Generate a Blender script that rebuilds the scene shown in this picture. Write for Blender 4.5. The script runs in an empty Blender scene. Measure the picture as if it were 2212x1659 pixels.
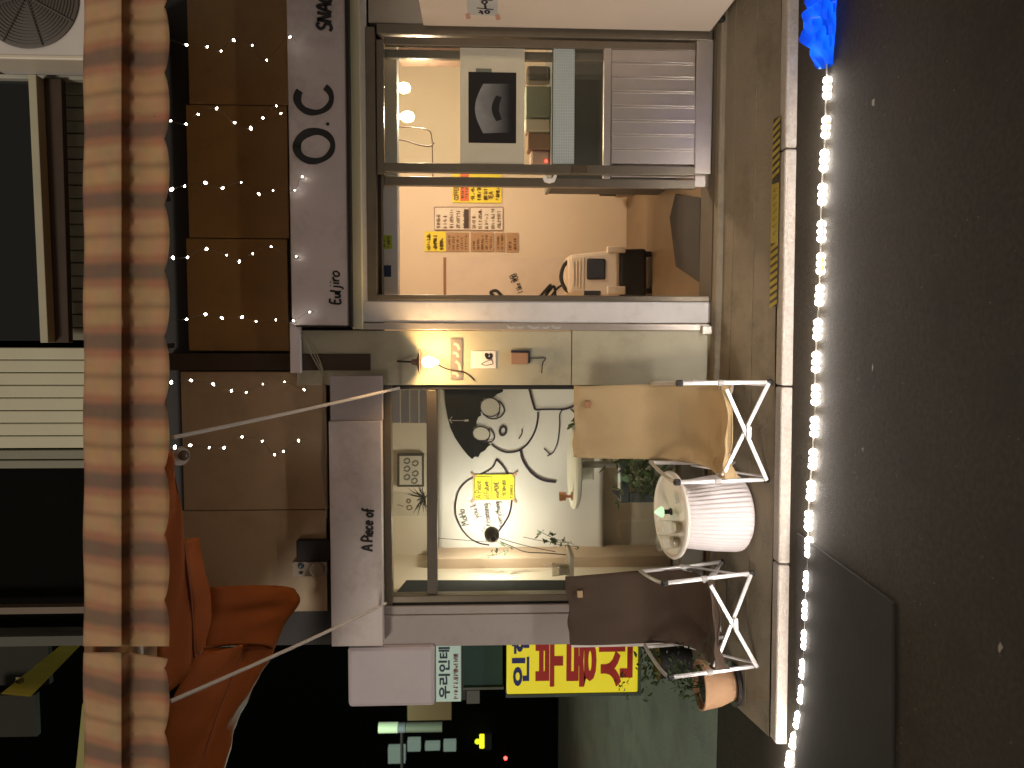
import bpy, bmesh, math, random
from mathutils import Vector, Matrix

random.seed(7)
rnd = random.Random(11)
scene = bpy.context.scene
COL = scene.collection

# ------------------------------------------------------------------ camera
H_CAM = 1.6
TH, PH = math.radians(4.0), math.radians(2.5)
F = 1661.0                                   # focal length in units of a 2212 px wide picture
c, s = math.cos(TH), math.sin(TH)
k, m_ = math.cos(PH), math.sin(PH)
VIEW = Vector((-s * k, c * k, -m_))
RIGHT = Vector((c, s, 0))
UP = Vector((-s * m_, c * m_, k))
CAM = Vector((0, 0, H_CAM))

cam_d = bpy.data.cameras.new('camera')
cam_d.sensor_width = 36
cam_d.lens = 18 * F / 1106
cam_d.clip_start, cam_d.clip_end = 0.05, 300
cam = bpy.data.objects.new('camera', cam_d)
COL.objects.link(cam)
X_, Y_, Z_ = -UP, RIGHT, -VIEW                # the phone was held sideways: the world's up is the picture's left
cam.matrix_world = Matrix(((X_.x, Y_.x, Z_.x, CAM.x), (X_.y, Y_.y, Z_.y, CAM.y), (X_.z, Y_.z, Z_.z, CAM.z), (0, 0, 0, 1)))
scene.camera = cam
cam_d.dof.use_dof = True
cam_d.dof.focus_distance = 4.3
cam_d.dof.aperture_fstop = 2.6

# ------------------------------------------------------------------ world, exposure
world = bpy.data.worlds.new('World')
scene.world = world
world.use_nodes = True
bg = world.node_tree.nodes['Background']
bg.inputs[0].default_value = (1.0, 0.84, 0.68, 1)   # city glow of a night street
bg.inputs[1].default_value = 0.21
scene.view_settings.view_transform = 'Standard'
scene.view_settings.look = 'None'
scene.view_settings.exposure = 0
scene.view_settings.gamma = 1
scene.view_settings.use_curve_mapping = False
scene.cycles.use_denoising = True
scene.cycles.max_bounces = 8
scene.cycles.transparent_max_bounces = 12
scene.cycles.sample_clamp_indirect = 4
scene.cycles.caustics_reflective = False
scene.cycles.caustics_refractive = False
LED_W = 0.285
# street lighting from across the road: one soft low source, front left
sun_d = bpy.data.lights.new('street_glow', 'SUN')
sun_d.energy = 1.15; sun_d.angle = math.radians(14); sun_d.color = (1.0, .87, .72)
sun = bpy.data.objects.new('street_glow', sun_d); COL.objects.link(sun)
SE, SA = math.radians(24), math.radians(28)
sun.rotation_euler = Vector((math.sin(SA) * math.cos(SE), math.cos(SA) * math.cos(SE), -math.sin(SE))).to_track_quat('-Z', 'Y').to_euler()
sun.location = (-4, -8, 5)

# ------------------------------------------------------------------ geometry helpers
def ray(x, y):
    a, b = (x - 1106) / F, (829.5 - y) / F
    return VIEW - UP * a + RIGHT * b

def P(x, y, Y):
    """the point of the upright plane at depth Y behind a place of the survey picture"""
    d = ray(x, y)
    return CAM + d * (Y / d.y)

def PX(x, y, X):
    d = ray(x, y)
    return CAM + d * (X / d.x)

def G(x, y, z=0.0):
    d = ray(x, y)
    return CAM + d * ((z - H_CAM) / d.z)

D = 4.6                                        # the shop front
CURB_A, CURB_B = G(1724, 99), G(1700, 1528)
def curb_y(X):
    t = (X - CURB_A.x) / (CURB_B.x - CURB_A.x)
    return CURB_A.y + t * (CURB_B.y - CURB_A.y)
CURB_Z = 0.055
CURB_W = 0.09
def pav_z(X, Y):
    y0 = curb_y(X)
    return CURB_Z + max(0, min(1.6, (Y - y0 - CURB_W) / (D - y0 - CURB_W))) * 0.135
def GP(x, y):
    """a point of the sloping pavement"""
    z = 0.10
    for _ in range(12):
        p = G(x, y, z)
        z = pav_z(p.x, p.y)
    return p

def catmull(pts, n=6):
    pts = [Vector(p) for p in pts]
    if len(pts) < 3:
        return pts
    out = []
    q = [pts[0] * 2 - pts[1]] + pts + [pts[-1] * 2 - pts[-2]]
    for i in range(1, len(q) - 2):
        p0, p1, p2, p3 = q[i - 1], q[i], q[i + 1], q[i + 2]
        for j in range(n):
            t = j / n
            out.append(0.5 * (p1 * 2 + (p2 - p0) * t + (p0 * 2 - p1 * 5 + p2 * 4 - p3) * t * t + (p1 * 3 - p0 - p2 * 3 + p3) * t ** 3))
    out.append(pts[-1])
    return out

class MB:
    def __init__(self):
        self.v, self.f = [], []
    def add(self, vs, fs):
        o = len(self.v)
        self.v += [Vector(p) for p in vs]
        self.f += [tuple(i + o for i in q) for q in fs]
        return self
    def poly(self, pts):
        return self.add(pts, [tuple(range(len(pts)))])
    def box(self, x0, x1, y0, y1, z0, z1):
        x0, x1 = sorted((x0, x1)); y0, y1 = sorted((y0, y1)); z0, z1 = sorted((z0, z1))
        vs = [(x, y, z) for z in (z0, z1) for y in (y0, y1) for x in (x0, x1)]
        return self.add(vs, [(0, 2, 3, 1), (4, 5, 7, 6), (0, 1, 5, 4), (2, 6, 7, 3), (0, 4, 6, 2), (1, 3, 7, 5)])
    def obox(self, a, b, w, h, up=(0, 0, 1)):
        """a bar of w x h section from a to b"""
        a, b = Vector(a), Vector(b)
        d = (b - a).normalized()
        u = Vector(up)
        if abs(d.dot(u)) > .95:
            u = Vector((1, 0, 0))
        sx = d.cross(u).normalized() * (w / 2)
        sz = sx.cross(d).normalized() * (h / 2)
        vs = [p + i * sx + j * sz for p in (a, b) for i, j in ((-1, -1), (1, -1), (1, 1), (-1, 1))]
        return self.add(vs, [(0, 1, 2, 3), (7, 6, 5, 4), (0, 4, 5, 1), (1, 5, 6, 2), (2, 6, 7, 3), (3, 7, 4, 0)])
    def tube(self, pts, r, n=6, caps=True):
        pts = [Vector(p) for p in pts]
        rings = []
        prev = None
        for i, p in enumerate(pts):
            d = (pts[min(i + 1, len(pts) - 1)] - pts[max(i - 1, 0)])
            d = d.normalized() if d.length > 1e-9 else Vector((0, 0, 1))
            if prev is None:
                u = Vector((0, 0, 1)) if abs(d.z) < .9 else Vector((1, 0, 0))
                u = (u - d * u.dot(d)).normalized()
            else:
                u = (prev - d * prev.dot(d)).normalized()
            prev = u
            w = d.cross(u)
            rr = r[i] if isinstance(r, (list, tuple)) else r
            rings.append([p + (u * math.cos(2 * math.pi * j / n) + w * math.sin(2 * math.pi * j / n)) * rr for j in range(n)])
        vs = [q for R in rings for q in R]
        fs = [(i * n + j, i * n + (j + 1) % n, (i + 1) * n + (j + 1) % n, (i + 1) * n + j) for i in range(len(pts) - 1) for j in range(n)]
        if caps:
            fs += [tuple(range(n))[::-1], tuple(range((len(pts) - 1) * n, len(pts) * n))]
        return self.add(vs, fs)
    def lathe(self, ctr, prof, n=32, axis=(0, 0, 1), wob=None):
        ctr = Vector(ctr); ax = Vector(axis).normalized()
        u = Vector((1, 0, 0)) if abs(ax.x) < .9 else Vector((0, 1, 0))
        u = (u - ax * u.dot(ax)).normalized(); w = ax.cross(u)
        vs = []
        for r, h in prof:
            for j in range(n):
                t = 2 * math.pi * j / n
                rr = r * (wob(t, h) if wob else 1)
                vs.append(ctr + ax * h + (u * math.cos(t) + w * math.sin(t)) * rr)
        fs = [(i * n + j, i * n + (j + 1) % n, (i + 1) * n + (j + 1) % n, (i + 1) * n + j) for i in range(len(prof) - 1) for j in range(n)]
        if prof[0][0] > 1e-6:
            fs.append(tuple(range(n))[::-1])
        if prof[-1][0] > 1e-6:
            fs.append(tuple(range((len(prof) - 1) * n, len(prof) * n)))
        return self.add(vs, fs)
    def ball(self, ctr, r, n=8, sc=(1, 1, 1)):
        ctr = Vector(ctr); vs = [ctr + Vector((0, 0, -r * sc[2]))]; fs = []
        rows = n // 2
        for i in range(1, rows):
            t = math.pi * i / rows
            for j in range(n):
                q = 2 * math.pi * j / n
                vs.append(ctr + Vector((r * sc[0] * math.sin(t) * math.cos(q), r * sc[1] * math.sin(t) * math.sin(q), -r * sc[2] * math.cos(t))))
        vs.append(ctr + Vector((0, 0, r * sc[2])))
        for j in range(n):
            fs.append((0, 1 + (j + 1) % n, 1 + j))
            fs.append((len(vs) - 1, len(vs) - 1 - n + j, len(vs) - 1 - n + (j + 1) % n))
        for i in range(rows - 2):
            for j in range(n):
                a = 1 + i * n + j; b = 1 + i * n + (j + 1) % n
                fs.append((a, b, b + n, a + n))
        return self.add(vs, fs)
    def ribbon(self, pts, w, nrm=(0, -1, 0)):
        """a flat painted stroke"""
        pts = [Vector(p) for p in pts]; nrm = Vector(nrm)
        vs = []
        for i, p in enumerate(pts):
            d = pts[min(i + 1, len(pts) - 1)] - pts[max(i - 1, 0)]
            if d.length < 1e-9:
                d = Vector((1, 0, 0))
            sd = d.normalized().cross(nrm).normalized()
            ww = (w[i] if isinstance(w, (list, tuple)) else w) / 2
            vs += [p + sd * ww, p - sd * ww]
        return self.add(vs, [(2 * i, 2 * i + 1, 2 * i + 3, 2 * i + 2) for i in range(len(pts) - 1)])
    def slab(self, pts, off):
        """a polygon with thickness"""
        n = len(pts); off = Vector(off)
        vs = [Vector(p) for p in pts] + [Vector(p) + off for p in pts]
        fs = [tuple(range(n)), tuple(range(n, 2 * n))[::-1]] + [(i, i + n, (i + 1) % n + n, (i + 1) % n) for i in range(n)]
        return self.add(vs, fs)
    def grid(self, fn, nu, nv):
        vs = [fn(i / nu, j / nv) for i in range(nu + 1) for j in range(nv + 1)]
        fs = [(i * (nv + 1) + j, (i + 1) * (nv + 1) + j, (i + 1) * (nv + 1) + j + 1, i * (nv + 1) + j + 1) for i in range(nu) for j in range(nv)]
        return self.add(vs, fs)

WL = {}
def thing(name, label, cat, loc, group=None):
    o = bpy.data.objects.new(name, None)
    COL.objects.link(o)
    o.empty_display_size = .1
    o.location = loc
    WL[o.name] = Vector(loc)
    o['label'] = label; o['category'] = cat
    if group:
        o['group'] = group
    return o

def obj(name, mb, mat, parent=None, smooth=False, bevel=0, solid=0, label=None, cat=None, group=None, kind=None, mesh=None):
    if parent is not None:
        org = WL[parent.name]
    elif mb.v:
        xs = [p.x for p in mb.v]; ys = [p.y for p in mb.v]; zs = [p.z for p in mb.v]
        org = Vector(((min(xs) + max(xs)) / 2, (min(ys) + max(ys)) / 2, min(zs)))
    me = bpy.data.meshes.new(name)
    me.from_pydata([p - org for p in mb.v], [], mb.f)
    me.update()
    bm = bmesh.new(); bm.from_mesh(me)
    bmesh.ops.recalc_face_normals(bm, faces=bm.faces)
    bm.to_mesh(me); bm.free()
    if smooth:
        for p in me.polygons:
            p.use_smooth = True
        try:
            me.set_sharp_from_angle(angle=math.radians(40))
        except Exception:
            pass
    me.materials.append(mat)
    o = bpy.data.objects.new(name, me)
    COL.objects.link(o)
    if parent is not None:
        o.parent = parent
    else:
        o.location = org
    WL[o.name] = org
    if solid:
        md = o.modifiers.new('thickness', 'SOLIDIFY'); md.thickness = solid; md.offset = 0
    if bevel:
        md = o.modifiers.new('edge', 'BEVEL'); md.width = bevel; md.segments = 2; md.limit_method = 'ANGLE'
    if label: o['label'] = label
    if cat: o['category'] = cat
    if group: o['group'] = group
    if kind: o['kind'] = kind
    return o

def fbox(mb, x0, x1, y0, y1, Yf, th):
    """an upright box whose front stands at depth Yf; x0..x1 from top to bottom, y0..y1 from right to left in the survey picture"""
    xm, ym = (x0 + x1) / 2, (y0 + y1) / 2
    mb.box(P(xm, y1, Yf).x, P(xm, y0, Yf).x, Yf, Yf + th, P(x1, ym, Yf).z, P(x0, ym, Yf).z)
    return mb
def FB(x0, x1, y0, y1, Yf, th):
    return fbox(MB(), x0, x1, y0, y1, Yf, th)

# ------------------------------------------------------------------ materials
def M(name, col, rough=.6, metal=0, var=.12, scale=6, bump=0, bscale=60, spec=.5, dirt=0, dirt_col=(.05, .04, .03), dscale=3, coat=0, trans=0):
    m = bpy.data.materials.new(name); m.use_nodes = True
    nt = m.node_tree; N = nt.nodes; L = nt.links
    b = N['Principled BSDF']
    b.inputs['Roughness'].default_value = rough
    b.inputs['Metallic'].default_value = metal
    b.inputs['Specular IOR Level'].default_value = spec
    if coat:
        b.inputs['Coat Weight'].default_value = coat
    geo = N.new('ShaderNodeNewGeometry')
    nz = N.new('ShaderNodeTexNoise'); nz.inputs['Scale'].default_value = scale; nz.inputs['Detail'].default_value = 6
    L.new(geo.outputs['Position'], nz.inputs['Vector'])
    mx = N.new('ShaderNodeMix'); mx.data_type = 'RGBA'
    mx.inputs['A'].default_value = tuple(min(1, q * (1 - var)) for q in col) + (1,)
    mx.inputs['B'].default_value = tuple(min(1, q * (1 + var)) for q in col) + (1,)
    L.new(nz.outputs['Fac'], mx.inputs['Factor'])
    out = mx.outputs['Result']
    if dirt:
        n2 = N.new('ShaderNodeTexNoise'); n2.inputs['Scale'].default_value = dscale; n2.inputs['Detail'].default_value = 9; n2.inputs['Roughness'].default_value = .7
        L.new(geo.outputs['Position'], n2.inputs['Vector'])
        cr = N.new('ShaderNodeValToRGB'); cr.color_ramp.elements[0].position = .5; cr.color_ramp.elements[1].position = .72
        cr.color_ramp.elements[0].color = (0, 0, 0, 1); cr.color_ramp.elements[1].color = (dirt, dirt, dirt, 1)
        L.new(n2.outputs['Fac'], cr.inputs['Fac'])
        m2 = N.new('ShaderNodeMix'); m2.data_type = 'RGBA'
        m2.inputs['B'].default_value = tuple(dirt_col) + (1,)
        L.new(out, m2.inputs['A']); L.new(cr.outputs['Color'], m2.inputs['Factor'])
        out = m2.outputs['Result']
    L.new(out, b.inputs['Base Color'])
    if bump:
        n3 = N.new('ShaderNodeTexNoise'); n3.inputs['Scale'].default_value = bscale; n3.inputs['Detail'].default_value = 5
        L.new(geo.outputs['Position'], n3.inputs['Vector'])
        bp = N.new('ShaderNodeBump'); bp.inputs['Strength'].default_value = bump; bp.inputs['Distance'].default_value = .01
        L.new(n3.outputs['Fac'], bp.inputs['Height']); L.new(bp.outputs['Normal'], b.inputs['Normal'])
    if trans:
        tr = N.new('ShaderNodeBsdfTranslucent'); L.new(out, tr.inputs['Color'])
        ms = N.new('ShaderNodeMixShader'); ms.inputs[0].default_value = trans
        L.new(b.outputs[0], ms.inputs[1]); L.new(tr.outputs[0], ms.inputs[2])
        L.new(ms.outputs[0], N['Material Output'].inputs['Surface'])
    return m

def EM(name, col, st):
    m = bpy.data.materials.new(name); m.use_nodes = True
    b = m.node_tree.nodes['Principled BSDF']
    b.inputs['Base Color'].default_value = tuple(col) + (1,)
    b.inputs['Emission Color'].default_value = tuple(col) + (1,)
    b.inputs['Emission Strength'].default_value = st
    return m

def glass_mat(name, tint=(.96, .98, .97), body=.006, rough=.02):
    """thin pane: clear with a mirror that follows the angle, and a little dust"""
    m = bpy.data.materials.new(name); m.use_nodes = True
    nt = m.node_tree; N = nt.nodes; L = nt.links
    N.remove(N['Principled BSDF'])
    t = N.new('ShaderNodeBsdfTransparent'); t.inputs[0].default_value = tuple(tint) + (1,)
    g = N.new('ShaderNodeBsdfGlossy'); g.inputs['Roughness'].default_value = rough
    d = N.new('ShaderNodeBsdfDiffuse'); d.inputs[0].default_value = (.6, .6, .55, 1)
    lw = N.new('ShaderNodeLayerWeight'); lw.inputs['Blend'].default_value = .5; pw = N.new('ShaderNodeMath'); pw.operation = 'POWER'; pw.inputs[1].default_value = 5; L.new(lw.outputs['Facing'], pw.inputs[0]); fr = N.new('ShaderNodeMapRange'); fr.inputs['To Min'].default_value = .03; fr.inputs['To Max'].default_value = .7; L.new(pw.outputs[0], fr.inputs['Value'])
    m1 = N.new('ShaderNodeMixShader'); m2 = N.new('ShaderNodeMixShader')
    m1.inputs[0].default_value = body
    L.new(t.outputs[0], m1.inputs[1]); L.new(d.outputs[0], m1.inputs[2])
    L.new(fr.outputs[0], m2.inputs[0]); L.new(m1.outputs[0], m2.inputs[1]); L.new(g.outputs[0], m2.inputs[2])
    L.new(m2.outputs[0], N['Material Output'].inputs['Surface'])
    return m

def stripe_mat():
    m = M('striped_awning_cloth', (.6, .34, .17), rough=.85, var=.0, trans=.38)
    nt = m.node_tree; N = nt.nodes; L = nt.links
    geo = N.new('ShaderNodeNewGeometry'); sep = N.new('ShaderNodeSeparateXYZ'); L.new(geo.outputs['Position'], sep.inputs[0])
    x0 = P(280, 110, 3.0).x; per = P(280, 110, 3.0).x - P(280, 270, 3.0).x
    a = N.new('ShaderNodeMath'); a.operation = 'SUBTRACT'; a.inputs[1].default_value = x0; L.new(sep.outputs['X'], a.inputs[0])
    dv = N.new('ShaderNodeMath'); dv.operation = 'DIVIDE'; dv.inputs[1].default_value = per; L.new(a.outputs[0], dv.inputs[0])
    ad = N.new('ShaderNodeMath'); ad.operation = 'ADD'; ad.inputs[1].default_value = 40.5; L.new(dv.outputs[0], ad.inputs[0])
    fr = N.new('ShaderNodeMath'); fr.operation = 'FRACT'; L.new(ad.outputs[0], fr.inputs[0])
    cr = N.new('ShaderNodeValToRGB'); L.new(fr.outputs[0], cr.inputs[0])
    tan, red, dk, br = (.78, .52, .29, 1), (.66, .35, .21, 1), (.38, .25, .175, 1), (.58, .37, .21, 1)
    stops = [(0, br), (.08, tan), (.22, tan), (.31, red), (.345, red), (.43, dk), (.57, dk), (.655, red), (.69, red), (.78, tan), (.92, tan), (1, br)]
    e = cr.color_ramp.elements
    e[0].position, e[0].color = stops[0]; e[1].position, e[1].color = stops[-1]
    for p, col in stops[1:-1]:
        q = e.new(p); q.color = col
    # a fine weave
    nz = N.new('ShaderNodeTexNoise'); nz.inputs['Scale'].default_value = 14; nz.inputs['Detail'].default_value = 5; L.new(geo.outputs['Position'], nz.inputs['Vector'])
    mm = N.new('ShaderNodeMix'); mm.data_type = 'RGBA'; mm.blend_type = 'MULTIPLY'; mm.inputs['Factor'].default_value = .35
    L.new(cr.outputs[0], mm.inputs['A']); L.new(nz.outputs['Color'], mm.inputs['B'])
    L.new(mm.outputs['Result'], N['Principled BSDF'].inputs['Base Color'])
    for n in N:
        if n.type == 'BSDF_TRANSLUCENT':
            L.new(mm.outputs['Result'], n.inputs['Color'])
    return m

asphalt = M('road_asphalt', (.042, .035, .026), rough=.85, var=.65, scale=48, bump=.7, bscale=190, dirt=.55, dirt_col=(.020, .017, .013), dscale=3, spec=.2)
concrete = M('pavement_concrete', (.20, .165, .115), rough=.8, var=.3, scale=2.2, bump=.35, bscale=60, dirt=.85, dirt_col=(.085, .068, .045), dscale=2.6)
granite = M('curb_granite', (.38, .34, .30), rough=.8, var=.3, scale=60, bump=.4, bscale=120, dirt=.35, dirt_col=(.2, .17, .14), dscale=8)
pillar_m = M('pillar_paint', (.42, .39, .28), rough=.5, var=.14, scale=2.2, dirt=.5, dirt_col=(.2, .18, .12), bump=.06, bscale=20)
lilac = M('lilac_sign_face', (.60, .535, .525), rough=.45, var=.06, scale=4, dirt=.6, dirt_col=(.30, .25, .23), dscale=3.5)
lilac2 = M('lilac_board', (.50, .45, .48), rough=.5, var=.06, scale=5, dirt=.2, dirt_col=(.3, .26, .27))
whitewood = M('painted_white_jamb', (.62, .60, .60), rough=.5, var=.08, scale=5, dirt=.3, dirt_col=(.3, .27, .24), dscale=7)
greywall = M('grey_white_cladding', (.34, .30, .285), rough=.55, var=.12, scale=5, dirt=.4, dirt_col=(.2, .17, .15), dscale=5)
cream = M('cream_trim', (.62, .58, .40), rough=.5, var=.06)
brown_clad = M('brown_metal_sheet', (.29, .165, .05), rough=.45, var=.16, scale=2, dirt=.4, dirt_col=(.10, .05, .02))
tan_clad = M('tan_metal_sheet', (.45, .325, .19), rough=.45, var=.12, scale=2.5, dirt=.3, dirt_col=(.15, .1, .06))
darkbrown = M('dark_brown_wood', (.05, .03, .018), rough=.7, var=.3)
nearblack = M('black_paint', (.012, .010, .009), rough=.6)
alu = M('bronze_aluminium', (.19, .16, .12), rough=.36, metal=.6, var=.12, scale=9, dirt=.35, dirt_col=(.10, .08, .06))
alu_lit = M('lit_brushed_aluminium', (.50, .445, .40), rough=.36, metal=.65, var=.1, scale=12)  # lighter copy of the door metal, lit look put into the colour
alu_rib = M('raised_aluminium_rib', (.58, .52, .47), rough=.3, metal=.65, var=.1, scale=12)
alu_white = M('bare_aluminium_tube', (.80, .78, .78), rough=.3, metal=.45, var=.04)
glass = glass_mat('window_glass')
film = M('frosted_film', (.66, .63, .55), rough=.7, var=.05, scale=10, trans=.45)
film_blue = M('blue_grid_film', (.42, .47, .47), rough=.6, var=.08, scale=40, trans=.35)
int_wall = M('cafe_wall', (.72, .60, .46), rough=.8, var=.04, scale=2, dirt=.12, dirt_col=(.55, .42, .3), dscale=2)
int_white = M('white_ply', (.66, .64, .62), rough=.6, var=.06)
wood_floor = M('brown_wood_floor', (.20, .14, .085), rough=.4, var=.3, scale=4)
paper = M('white_paper_sheet', (.76, .72, .67), rough=.8, var=.05, scale=4, bump=.12, bscale=5)
paper_w = M('white_note_paper', (.74, .66, .55), rough=.8, var=.04)
ink = M('black_marker_ink', (.015, .015, .016), rough=.6)
ink_soft = M('grey_marker_ink', (.09, .075, .075), rough=.7)
ink_purple = M('purple_black_marker', (.045, .034, .05), rough=.9, spec=.1)
yellow_p = M('yellow_note_paper', (.80, .66, .06), rough=.7, var=.05)
yellow_f = M('fluorescent_yellow_paper', (.86, .80, .04), rough=.7, var=.04)
kraft = M('kraft_card', (.43, .26, .14), rough=.8, var=.12, scale=30)
red_p = M('red_note_paper', (.75, .16, .07), rough=.7)
green_p = M('green_note_paper', (.42, .55, .05), rough=.6)
blue_p = M('dark_blue_card', (.03, .05, .11), rough=.5)
pink_tape = M('pinkish_tape', (.55, .30, .22), rough=.7)
orange = M('orange_tarpaulin', (.25, .058, .006), rough=.7, var=.2, scale=3, bump=.25, bscale=9, trans=.15, spec=.2)
tan_cloth = M('tan_canvas', (.43, .31, .165), rough=.9, var=.1, scale=5, bump=.5, bscale=16)
brown_cloth = M('dark_brown_canvas', (.062, .038, .024), rough=.85, var=.15, scale=6, bump=.5, bscale=16)
white_plastic = M('white_plastic', (.72, .665, .675), rough=.42, var=.03)
white_top = M('white_table_plastic', (.82, .76, .68), rough=.35, var=.04)
black_plastic = M('black_plastic', (.018, .017, .018), rough=.45)
terracotta = M('terracotta', (.40, .235, .13), rough=.8, var=.15, scale=12, bump=.2)
leaf_m = M('plant_leaves', (.075, .12, .03), rough=.55, var=.4, scale=30, trans=.25)
leaf_d = M('dark_leaves', (.035, .06, .02), rough=.55, var=.4, scale=30)
rope_m = M('white_rope', (.55, .51, .48), rough=.9, var=.15, scale=90)
wire_m = M('dark_wire', (.03, .022, .018), rough=.6)
dark_sid = M('dark_grey_corrugated_sheet', (.19, .185, .13), rough=.5, var=.15)
pale_sid = M('pale_corrugated_sheet', (.54, .53, .38), rough=.5, var=.08, dirt=.2, dirt_col=(.35, .33, .22))
night = M('unlit_dark_render', (.005, .005, .004), rough=.9, spec=.05)
night_teal = M('dark_teal_panel', (.022, .055, .05), rough=.6, spec=.2)
ac_white = M('off_white_enamel', (.62, .59, .56), rough=.45, var=.05)
ac_dark = M('grey_fan_grille', (.10, .092, .082), rough=.6)
steel_plate = M('dark_steel_plate', (.030, .027, .025), rough=.8, var=.25, scale=3, bump=.1, bscale=30, spec=.2)

# ------------------------------------------------------------------ writing
GL = {
 'A': [[(0, 0), (.3, 1), (.6, 0)], [(.12, .38), (.5, .42)]],
 'P': [[(.05, 0), (.1, 1), (.42, .97), (.55, .74), (.4, .5), (.08, .45)]],
 'i': [[(.1, .55), (.12, 0)], [(.12, .78), (.15, .84)]],
 'e': [[(.05, .3), (.4, .34), (.32, .55), (.15, .53), (.03, .28), (.15, .02), (.44, .1)]],
 'c': [[(.4, .48), (.2, .56), (.04, .3), (.15, .03), (.42, .1)]],
 'o': [[(.22, .55), (.04, .35), (.1, .05), (.3, .02), (.42, .25), (.35, .5), (.2, .55)]],
 'f': [[(.42, .95), (.25, .95), (.18, .7), (.15, -.15)], [(.0, .5), (.38, .53)]],
 'E': [[(.5, 1), (.1, .97), (.05, .02), (.52, .04)], [(.08, .52), (.42, .55)]],
 'u': [[(.05, .55), (.08, .1), (.25, .02), (.38, .2), (.42, .55)], [(.42, .55), (.46, .02)]],
 'l': [[(.14, 1), (.08, .1), (.2, 0)]],
 'j': [[(.2, .55), (.18, -.2), (.02, -.35)], [(.22, .78), (.24, .84)]],
 'r': [[(.06, .55), (.08, 0)], [(.08, .35), (.2, .55), (.36, .5)]],
 'S': [[(.5, .85), (.3, 1), (.08, .8), (.2, .55), (.45, .4), (.45, .12), (.22, 0), (0, .12)]],
 'N': [[(.03, 0), (.08, 1)], [(.08, 1), (.48, .02)], [(.48, .02), (.55, 1)]],
 'M': [[(0, 0), (.12, 1)], [(.12, 1), (.32, .4)], [(.32, .4), (.55, 1)], [(.55, 1), (.65, 0)]],
 'H': [[(.05, 1), (.05, 0)], [(.5, 1), (.5, 0)], [(.05, .5), (.5, .54)]],
 'y': [[(.05, .55), (.2, .1)], [(.42, .55), (.15, -.35), (.02, -.3)]],
 'k': [[(.08, 1), (.06, 0)], [(.4, .55), (.08, .25)], [(.1, .27), (.42, 0)]],
 'D': [[(.06, 0), (.08, 1)], [(.02, 1), (.4, .9), (.55, .5), (.4, .1), (.02, 0)]],
 'a': [[(.4, .5), (.2, .56), (.04, .3), (.12, .03), (.32, .15), (.42, .55)], [(.42, .55), (.46, .02)]],
 'm': [[(.06, .55), (.07, 0)], [(.07, .35), (.2, .55), (.3, .42), (.3, 0)], [(.3, .35), (.45, .55), (.55, .42), (.56, 0)]],
 'n': [[(.06, .55), (.07, 0)], [(.07, .35), (.22, .55), (.38, .45), (.4, 0)]],
 'g': [[(.4, .5), (.2, .56), (.05, .3), (.15, .05), (.38, .2), (.42, .55), (.38, -.25), (.1, -.3)]],
 'v': [[(.04, .55), (.2, 0)], [(.2, 0), (.4, .55)]],
 't': [[(.2, .9), (.16, .1), (.34, .02)], [(.0, .58), (.38, .6)]],
 'h': [[(.08, 1), (.06, 0)], [(.07, .35), (.24, .55), (.38, .4), (.4, 0)]],
 'F': [[(.5, 1), (.08, .97), (.05, 0)], [(.07, .52), (.4, .55)]],
 'I': [[(.1, 1), (.1, 0)]],
 'Y': [[(.02, 1), (.25, .5)], [(.5, 1), (.2, 0)]],
 'U': [[(.05, 1), (.06, .2), (.25, 0), (.45, .2), (.48, 1)]],
 'O': [[(.28, 1), (.04, .6), (.1, .08), (.35, 0), (.55, .4), (.45, .92), (.25, 1)]],
 'C': [[(.5, .85), (.3, 1), (.05, .6), (.1, .12), (.35, 0), (.52, .12)]],
 'R': [[(.05, 0), (.1, 1), (.42, .95), (.5, .74), (.38, .52), (.1, .48)], [(.2, .48), (.52, 0)]],
 'T': [[(.0, 1), (.55, 1)], [(.28, 1), (.26, 0)]],
 '3': [[(.05, .92), (.3, 1), (.42, .75), (.2, .53), (.45, .3), (.25, 0), (.02, .1)]],
 '2': [[(.05, .8), (.25, 1), (.42, .75), (.05, .02)], [(.05, .02), (.45, .04)]],
 '/': [[(.0, -.05), (.35, 1)]], '.': [[(.08, 0), (.12, .05)]], '-': [[(.05, .45), (.4, .47)]],
}
ADV = {'i': .24, 'l': .26, 'I': .26, 'j': .34, '.': .22, ' ': .34, 'm': .68, 'M': .78, '/': .4, 'r': .38, 't': .4, 'f': .4, 'E': .6, 'A': .64, 'O': .66, 'N': .66, 'H': .62, 'S': .58}

def hand(mb, text, x, y, size, Y, w, rot=0, squash=1.0, slant=0.0, plane=None):
    """handwriting: baseline starts at (x, y) of the survey picture, size = cap height there, rot tilts the baseline"""
    u = 0
    cr, sr = math.cos(rot), math.sin(rot)
    pl = plane or (lambda a, b: P(a, b, Y))
    for ch in text:
        for st in GL.get(ch, []):
            pts = []
            for (a, b) in st:
                a2 = (u + a * squash + slant * b) * size; b2 = b * size
                X2, Y2 = a2 * cr - b2 * sr, a2 * sr + b2 * cr
                pts.append(pl(x - Y2, y - X2))
            mb.ribbon(catmull(pts, 5), w)
        u += ADV.get(ch, .52) * squash
    return mb

def stroke(mb, pts, Y, w, n=6, smooth=True):
    q = [P(a, b, Y) for a, b in pts]
    mb.ribbon(catmull(q, n) if smooth else q, w)
    return mb

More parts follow.
